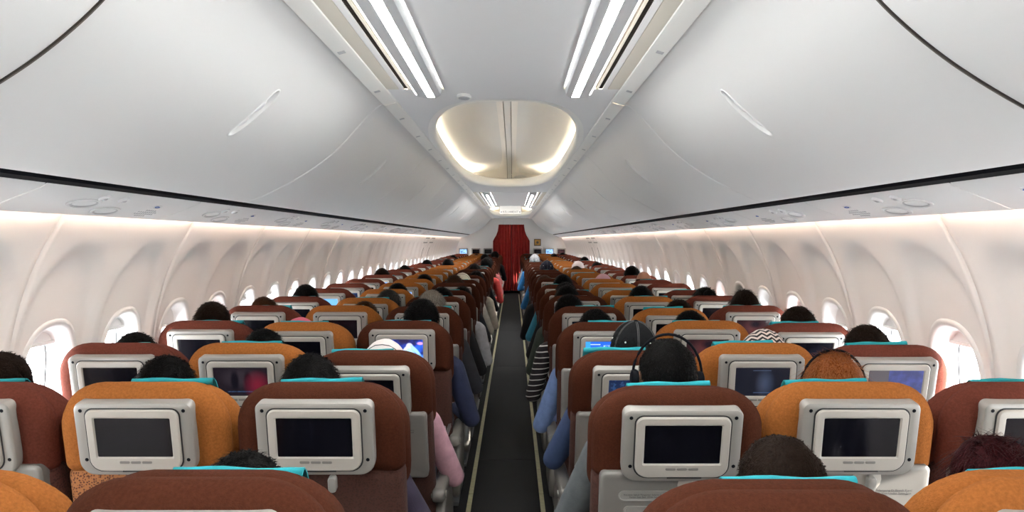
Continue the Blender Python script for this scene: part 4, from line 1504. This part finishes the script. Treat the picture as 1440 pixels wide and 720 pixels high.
def scarf_fn(d):
    from mathutils import noise
    r = erad(d, .098, .112, .122, (0, -.006, .018)) + noise.noise(d * 4) * .004
    if d.z < 0: r = max(r, erad(d, .13, .12, .22, (0, -.01, -.05)))
    face = smooth((d.y - .52) / .14) * smooth((.55 - d.z) / .15) * smooth((d.z + .80) / .15)
    return r + (.06 - r) * face


SCF = headsurf(scarf_fn)
HCACHE = {}


def hair_obj(style, hc, parent):
    if style in CAPS:
        c = CAPS[style]
        hk = ('short', 'black')
        if hk not in HCACHE: HCACHE[hk] = HAIRM['short'].mesh('hair', HM['black'])
        put('hair', HCACHE[hk], parent, sc=None)
        cp_ = put('cap', c['dome'], parent)
        put('brim', c['brim'], cp_); put('stitching', c['stitch'], cp_); put('eyelets', c['eyelet'], cp_); put('top_button', c['button'], cp_)
        return
    if style == 'scarf':
        k_ = (style, hc)
        if k_ not in HCACHE: HCACHE[k_] = SCF.mesh('headscarf', SCARF[hc])
        s_ = put('headscarf', HCACHE[k_], parent)
        if hc in ('white', 'cream'):
            bk = ('scarfband',)
            if bk not in HCACHE:
                rings = []
                for yo, g in ((-.030, .0006), (-.030, .003), (-.022, .003), (-.022, .0006)):
                    rg = []
                    for k in range(28):
                        a = 2 * PI * k / 28
                        d = Vector((math.cos(a), -.30 + yo * 3, math.sin(a))).normalized()
                        rg.append(Vector(HC) + d * (scarf_fn(d) + g))
                    rings.append(rg)
                HCACHE[bk] = MB().loft(rings, cap0=False, cap1=False).mesh('scarf_band', PM['cloth_grey'])
            put('scarf_band', HCACHE[bk], s_)
        return
    k_ = (style, hc)
    if k_ not in HCACHE: HCACHE[k_] = HAIRM[style].mesh('hair', HM[hc])
    put('hair', HCACHE[k_], parent)


BODY = {0: grow(body_prims(0), .008, 'body'), 2: grow(body_prims(2), .008, 'body'), 1: grow(body_prims(1), .008, 'body')}
BODY[-1] = BODY[1].copy()
_n = len(BODY[-1].vertices); _c = np.empty(_n * 3, dtype=np.float32); BODY[-1].vertices.foreach_get('co', _c); _c[0::3] *= -1; BODY[-1].vertices.foreach_set('co', _c); BODY[-1].flip_normals()

FARB = 'black-haired passenger in the rows before the red curtain, '
AWAY, PLQ = 'away from the plaque', 'on the plaque side'
# row, column, centre and top of the head in the photograph, head style, its colour, shirt, what tells the passenger apart
PEOPLE = [
    (0, 'C', 338, 636, 'short', 'black', 'dgrey', 'dark-haired passenger slumped low before the flecked orange seat back'),
    (0, 'D', 1105, 603, 'crop', 'darkbrown', 'black', 'man with close-cropped dark brown hair seen over a brown seat'),
    (0, 'E', 1408, 612, 'long', 'wine', 'black', 'woman with dark wine-red hair'),
    (1, 'A', -45, 492, 'short', 'darkbrown', 'brown', 'brown-haired passenger against the brightest window, away from the plaque'),
    (1, 'B', 230, 500, 'short', 'black', 'black', 'black-haired passenger behind a flecked orange seat with lowered tray'),
    (1, 'C', 434, 496, 'short', 'black', 'purple', 'passenger with tousled black hair and dark purple sleeve'),
    (1, 'D', 940, 472, 'crop', 'black', 'grey', 'man in grey shirt with cropped black hair and headphones'),
    (1, 'E', 1176, 496, 'long', 'auburn', 'brown', 'woman with auburn hair and dark hairband'),
    (2, 'A', 178, 466, 'short', 'black', 'black', 'passenger whose hair barely clears the window seat, away from the plaque'),
    (2, 'B', 369, 463, 'short', 'black', 'black', 'black-haired passenger over the seat showing a subtitled film'),
    (2, 'C', 540, 472, 'scarf', 'white', 'pink', 'woman in white headscarf with dark band and pink sleeve'),
    (2, 'D', 893, 444, 'cap', '', 'dblue', 'passenger in a dark grey baseball cap with pale stitching'),
    (2, 'E', 1082, 461, 'scarf', 'zigzag', 'brown', 'passenger in a black and cream zigzag headscarf'),
    (2, 'F', 1243, 455, 'short', 'darkbrown', 'black', 'passenger with fly-away dark brown hair at a window, plaque side'),
    (3, 'A', 258, 423, 'short', 'darkbrown', 'black', 'passenger leaning dark head towards the window, away from the plaque'),
    (3, 'B', 420, 445, 'scarf', 'rose', 'pink', 'small passenger in a rose headscarf'),
    (3, 'C', 593, 420, 'short', 'black', 'navy', 'black-haired passenger in navy over the seat playing a blue film'),
    (3, 'D', 838, 434, 'short', 'black', 'blue', 'black-haired passenger in light blue over the bright blue map screen'),
    (3, 'E', 972, 437, 'short', 'black', 'black', 'dark-haired passenger low over an orange seat beside the grey cap'),
    (3, 'F', 1138, 428, 'short', 'darkbrown', 'black', 'dark-haired window passenger in the row of the bright blue map screen'),
    (4, 'A', 348, 417, 'short', 'brown', 'black', 'brown-haired passenger just showing over a window seat, away from the plaque'),
    (4, 'B', 513, 423, 'short', 'brown', 'black', 'brown-haired passenger just showing over an orange seat, away from the plaque'),
    (4, 'C', 607, 408, 'short', 'grey', 'dgrey', 'grey-haired passenger beside the aisle'),
    (4, 'D', 800, 413, 'short', 'black', 'stripes', 'black-haired passenger in a black shirt with thin white stripes'),
    (4, 'E', 962, 420, 'short', 'darkbrown', 'brown', 'passenger with shiny dark hair over an orange seat, plaque side'),
    (4, 'F', 1061, 408, 'long', 'darkbrown', 'brown', 'passenger with full dark hair at a window, plaque side'),
    (5, 'A', 420, 400, 'short', 'black', 'black', 'black-haired window passenger over a teal cloth, away from the plaque'),
    (5, 'B', 553, 405, 'short', 'salt', 'black', 'passenger with greying black hair leaning towards the aisle'),
    (5, 'C', 621, 404, 'short', 'black', 'black', 'black-haired aisle passenger just before the grey-haired one'),
    (5, 'D', 797, 401, 'short', 'black', 'olive', 'black-haired passenger in olive leaning into the aisle'),
    (5, 'E', 902, 402, 'short', 'black', 'black', 'passenger whose dark hair just shows over an orange seat, plaque side'),
    (5, 'F', 997, 402, 'bun', 'black', 'black', 'passenger with messy upswept black hair at a window, plaque side'),
    (6, 'B', 559, 398, 'short', 'black', 'black', 'black-haired passenger behind the greying one'),
    (6, 'C', 666, 402, 'long', 'black', 'white', 'long-haired passenger in white leaning out into the aisle'),
    (6, 'D', 796, 395, 'bun', 'black', 'black', 'black-haired passenger with a bun beside the aisle, plaque side'),
    (7, 'C', 639, 387, 'long', 'brown', 'dgrey', 'brown-haired aisle passenger away from the plaque'),
    (7, 'D', 792, 385, 'short', 'black', 'teal', 'black-haired passenger in teal beside the aisle'),
    (8, 'B', 597, 385, 'short', 'black', 'black', 'black-haired passenger in an orange seat level with the white headcover'),
    (8, 'C', 650, 383, 'scarf', 'cream', 'cream', 'passenger with cream headcover beside the aisle'),
    (8, 'D', 764, 386, 'short', 'brown', 'black', 'brown-haired aisle passenger on the plaque side'),
    (8, 'E', 848, 385, 'scarf', 'pink', 'pink', 'passenger in a pink headscarf'),
    (8, 'F', 908, 379, 'bald', 'darkbrown', 'black', 'balding man at a window, plaque side'),
    (9, 'A', 531, 377, 'short', 'darkbrown', 'black', 'dark-haired window passenger well before the exit hatches, away from the plaque'),
    (9, 'C', 680, 380, 'long', 'black', 'cream', 'long-haired passenger in cream jacket leaning into the aisle'),
    (9, 'F', 893, 374, 'short', 'black', 'black', 'black-haired window passenger just before the balding man'),
    (10, 'D', 771, 383, 'short', 'black', 'black', ''),
    (11, 'A', 567, 373, 'short', 'black', 'black', ''), (11, 'C', 668, 371, 'long', 'black', 'black', ''), (11, 'D', 769, 366, 'capnavy', '', 'bright', 'passenger in a navy cap and bright blue sleeve'),
    (11, 'E', 811, 374, 'short', 'brown', 'brown', 'brown-haired passenger in an orange seat, plaque side'), (12, 'E', 813, 367, 'scarf', 'pale', 'white', 'passenger in a pale headscarf, plaque side'),
    (13, 'C', 684, 362, 'short', 'black', 'red', 'black-haired passenger in red beside the aisle'), (13, 'F', 842, 368, 'short', 'black', 'black', ''), (13, 'B', 630, 364, 'short', 'black', 'black', ''),
    (14, 'A', 599, 365, 'short', 'black', 'black', ''), (15, 'C', 686, 361, 'long', 'black', 'salmon', 'passenger in salmon pink beside the aisle'), (17, 'F', 825, 361, 'short', 'black', 'black', ''),
    (16, 'D', 752, 357, 'capwhite', '', 'bright', 'passenger in a white cap beside the aisle'), (18, 'C', 682, 357, 'short', 'black', 'salmon', ''), (19, 'D', 748, 358, 'short', 'black', 'white', ''), (20, 'A', 652, 358, 'short', 'black', 'black', ''),
    (21, 'C', 696, 353, 'short', 'black', 'black', ''), (21, 'E', 780, 357, 'short', 'black', 'black', ''), (22, 'E', 790, 356, 'short', 'black', 'black', ''), (24, 'B', 670, 357, 'short', 'black', 'dgrey', ''),
    (24, 'F', 792, 355, 'short', 'black', 'black', ''),
]


def place(row, col, px, py, style):
    y = ROW0 + RP * row
    dep = y + HC[1] - .65 * (math.sin(math.radians(RECL.get((row, col), 12.0))) - math.sin(math.radians(12.0)))
    z = EYE[2] - (py - HZ) * dep / FPX
    x = EYE[0] + (px - 721) * dep / FPX
    top = {'cap': 1.307, 'capnavy': 1.307, 'capwhite': 1.307, 'scarf': 1.303, 'bun': 1.31}.get(style, 1.296)
    base = .405                                   # how far the hips rise when the figure is scaled about the seat
    dz = 0.0
    sc_ = (z - base) / (top - base)
    if sc_ < .95:                                 # slouching: sunk a little into the seat, then a smaller passenger
        lo = -.085 if (row, col) == (0, 'D') else -.045
        dz = max(lo, z - (.95 * top + base * .05))
        sc_ = (z - dz - base) / (top - base)
    sc_ = max(.78, min(1.08, sc_))
    lim = (-.12, .11) if col == 'A' else (-.11, .09) if col == 'F' else (-.11, .11)
    dx = max(lim[0], min(lim[1], x - CX[col]))
    return dx, sc_, dz


OCC = {}
head_at = {}
for (row, col, px, py, style, hc, shirt, lab) in PEOPLE:
    dx, sc_, dz = place(row, col, px, py, style)
    back = math.radians(RECL.get((row, col), 12.0) - 12.0)
    y = ROW0 + RP * row
    r = bpy.data.objects.new('person', None); link(r); r.empty_display_size = .05
    lean = math.atan2(dx - (hipx * .4 if col in 'AF' else 0), .66)
    hipx = 0.35 * dx if col not in 'AF' else (.05 if col == 'A' else -.05)
    r.location = (CX[col] + hipx - math.sin(lean) * .5 * 0, y + .012, 0)
    # lean about the hip line
    Rm = Matrix.Translation((CX[col] + hipx * .4, y + .012 + .30 * (1 - sc_), .405 * (1 - sc_) + dz)) @ Matrix.Translation((0, .37 * sc_, .52 * sc_)) @ Matrix.Rotation(lean * .85, 4, 'Y') @ Matrix.Rotation(back, 4, 'X') @ Matrix.Translation((0, -.37 * sc_, -.52 * sc_)) @ Matrix.Diagonal((sc_, sc_, sc_, 1))
    r.matrix_world = Rm
    far = not lab
    side = AWAY if CX[col] < 0 else PLQ
    if far: lab = FARB + side
    tag(r, lab, 'person', ('passengers before the red curtain ' + side) if far else 'seated passengers')
    aisle = (1 if CX[col] < 0 else -1) if col in 'CD' else 2 if col in 'AF' else 0
    b = put('body', BODY[aisle], r)
    for i, mm in ((0, None), (1, CM_[shirt]), (2, None)):
        if mm is not None:
            b.material_slots[i].link = 'OBJECT'; b.material_slots[i].material = mm
    hair_obj(style, hc, r)
    if style == 'bald':
        pass
    OCC[row, col] = lab
    head_at[row, col] = Rm

# headphones worn in two seats
for key, lab in (((1, 'D'), 'thin black headphones on the cropped head of the man in grey'), ((1, 'E'), 'black headphone band over the auburn hair')):
    h = empty('headphones'); h.matrix_world = head_at[key]
    tag(h, lab, 'headphones')
    pts = []
    for t in frange(math.radians(2), math.radians(178), 18):
        pts.append((HC[0] + .104 * math.cos(t), HC[1] + .002, HC[2] + .012 + .128 * math.sin(t)))
    put('headband', MB().tube(pts, .0042, 8).mesh('headband', M['black']), h)
    for sx in (-1, 1):
        mb = MB(); mb.tube([(sx * .088, HC[1], HC[2] + .002), (sx * .096, HC[1], HC[2] + .002), (sx * .106, HC[1], HC[2] + .002), (sx * .110, HC[1], HC[2] + .002)], [.026, .030, .028, .018], 16)
        put('ear_cup', mb.mesh('ear_cup', M['black'], auto=40), h)

# ------------------------------------------------------------------ place the seats
CN = {'A': 'dark red window seat', 'B': 'orange middle seat', 'C': 'brown aisle seat', 'D': 'brown aisle seat', 'E': 'orange middle seat', 'F': 'dark red window seat'}
for row in range(NROWS):
    for col in 'ABCDEF':
        if row == 0 and col in 'AF': continue
        side = AWAY if CX[col] < 0 else PLQ
        lab = OCC.get((row, col))
        if lab is None:
            if (row, col) == (1, 'F'): lb = 'dark red window seat with teal cloth beside the auburn-haired woman'
            elif (row, col) == (0, 'B'): lb = 'orange seat beside the slumped dark-haired passenger'
            else: lb = CN[col] + ' with nobody showing above it, ' + side
            g = CN[col] + 's ' + side
        else:
            if lab.startswith(FARB): lb = CN[col] + ' of a black-haired passenger before the red curtain, ' + side
            else: lb = CN[col] + ' of the ' + lab
            if len(lb.split()) > 16: lb = CN[col] + ' of the ' + lab.split(',')[0]
            if len(lb.split()) > 16: lb = CN[col].split()[-2] + ' seat of the ' + lab.split(',')[0]
            g = CN[col] + 's ' + side
        make_seat(row, col, lb, g)
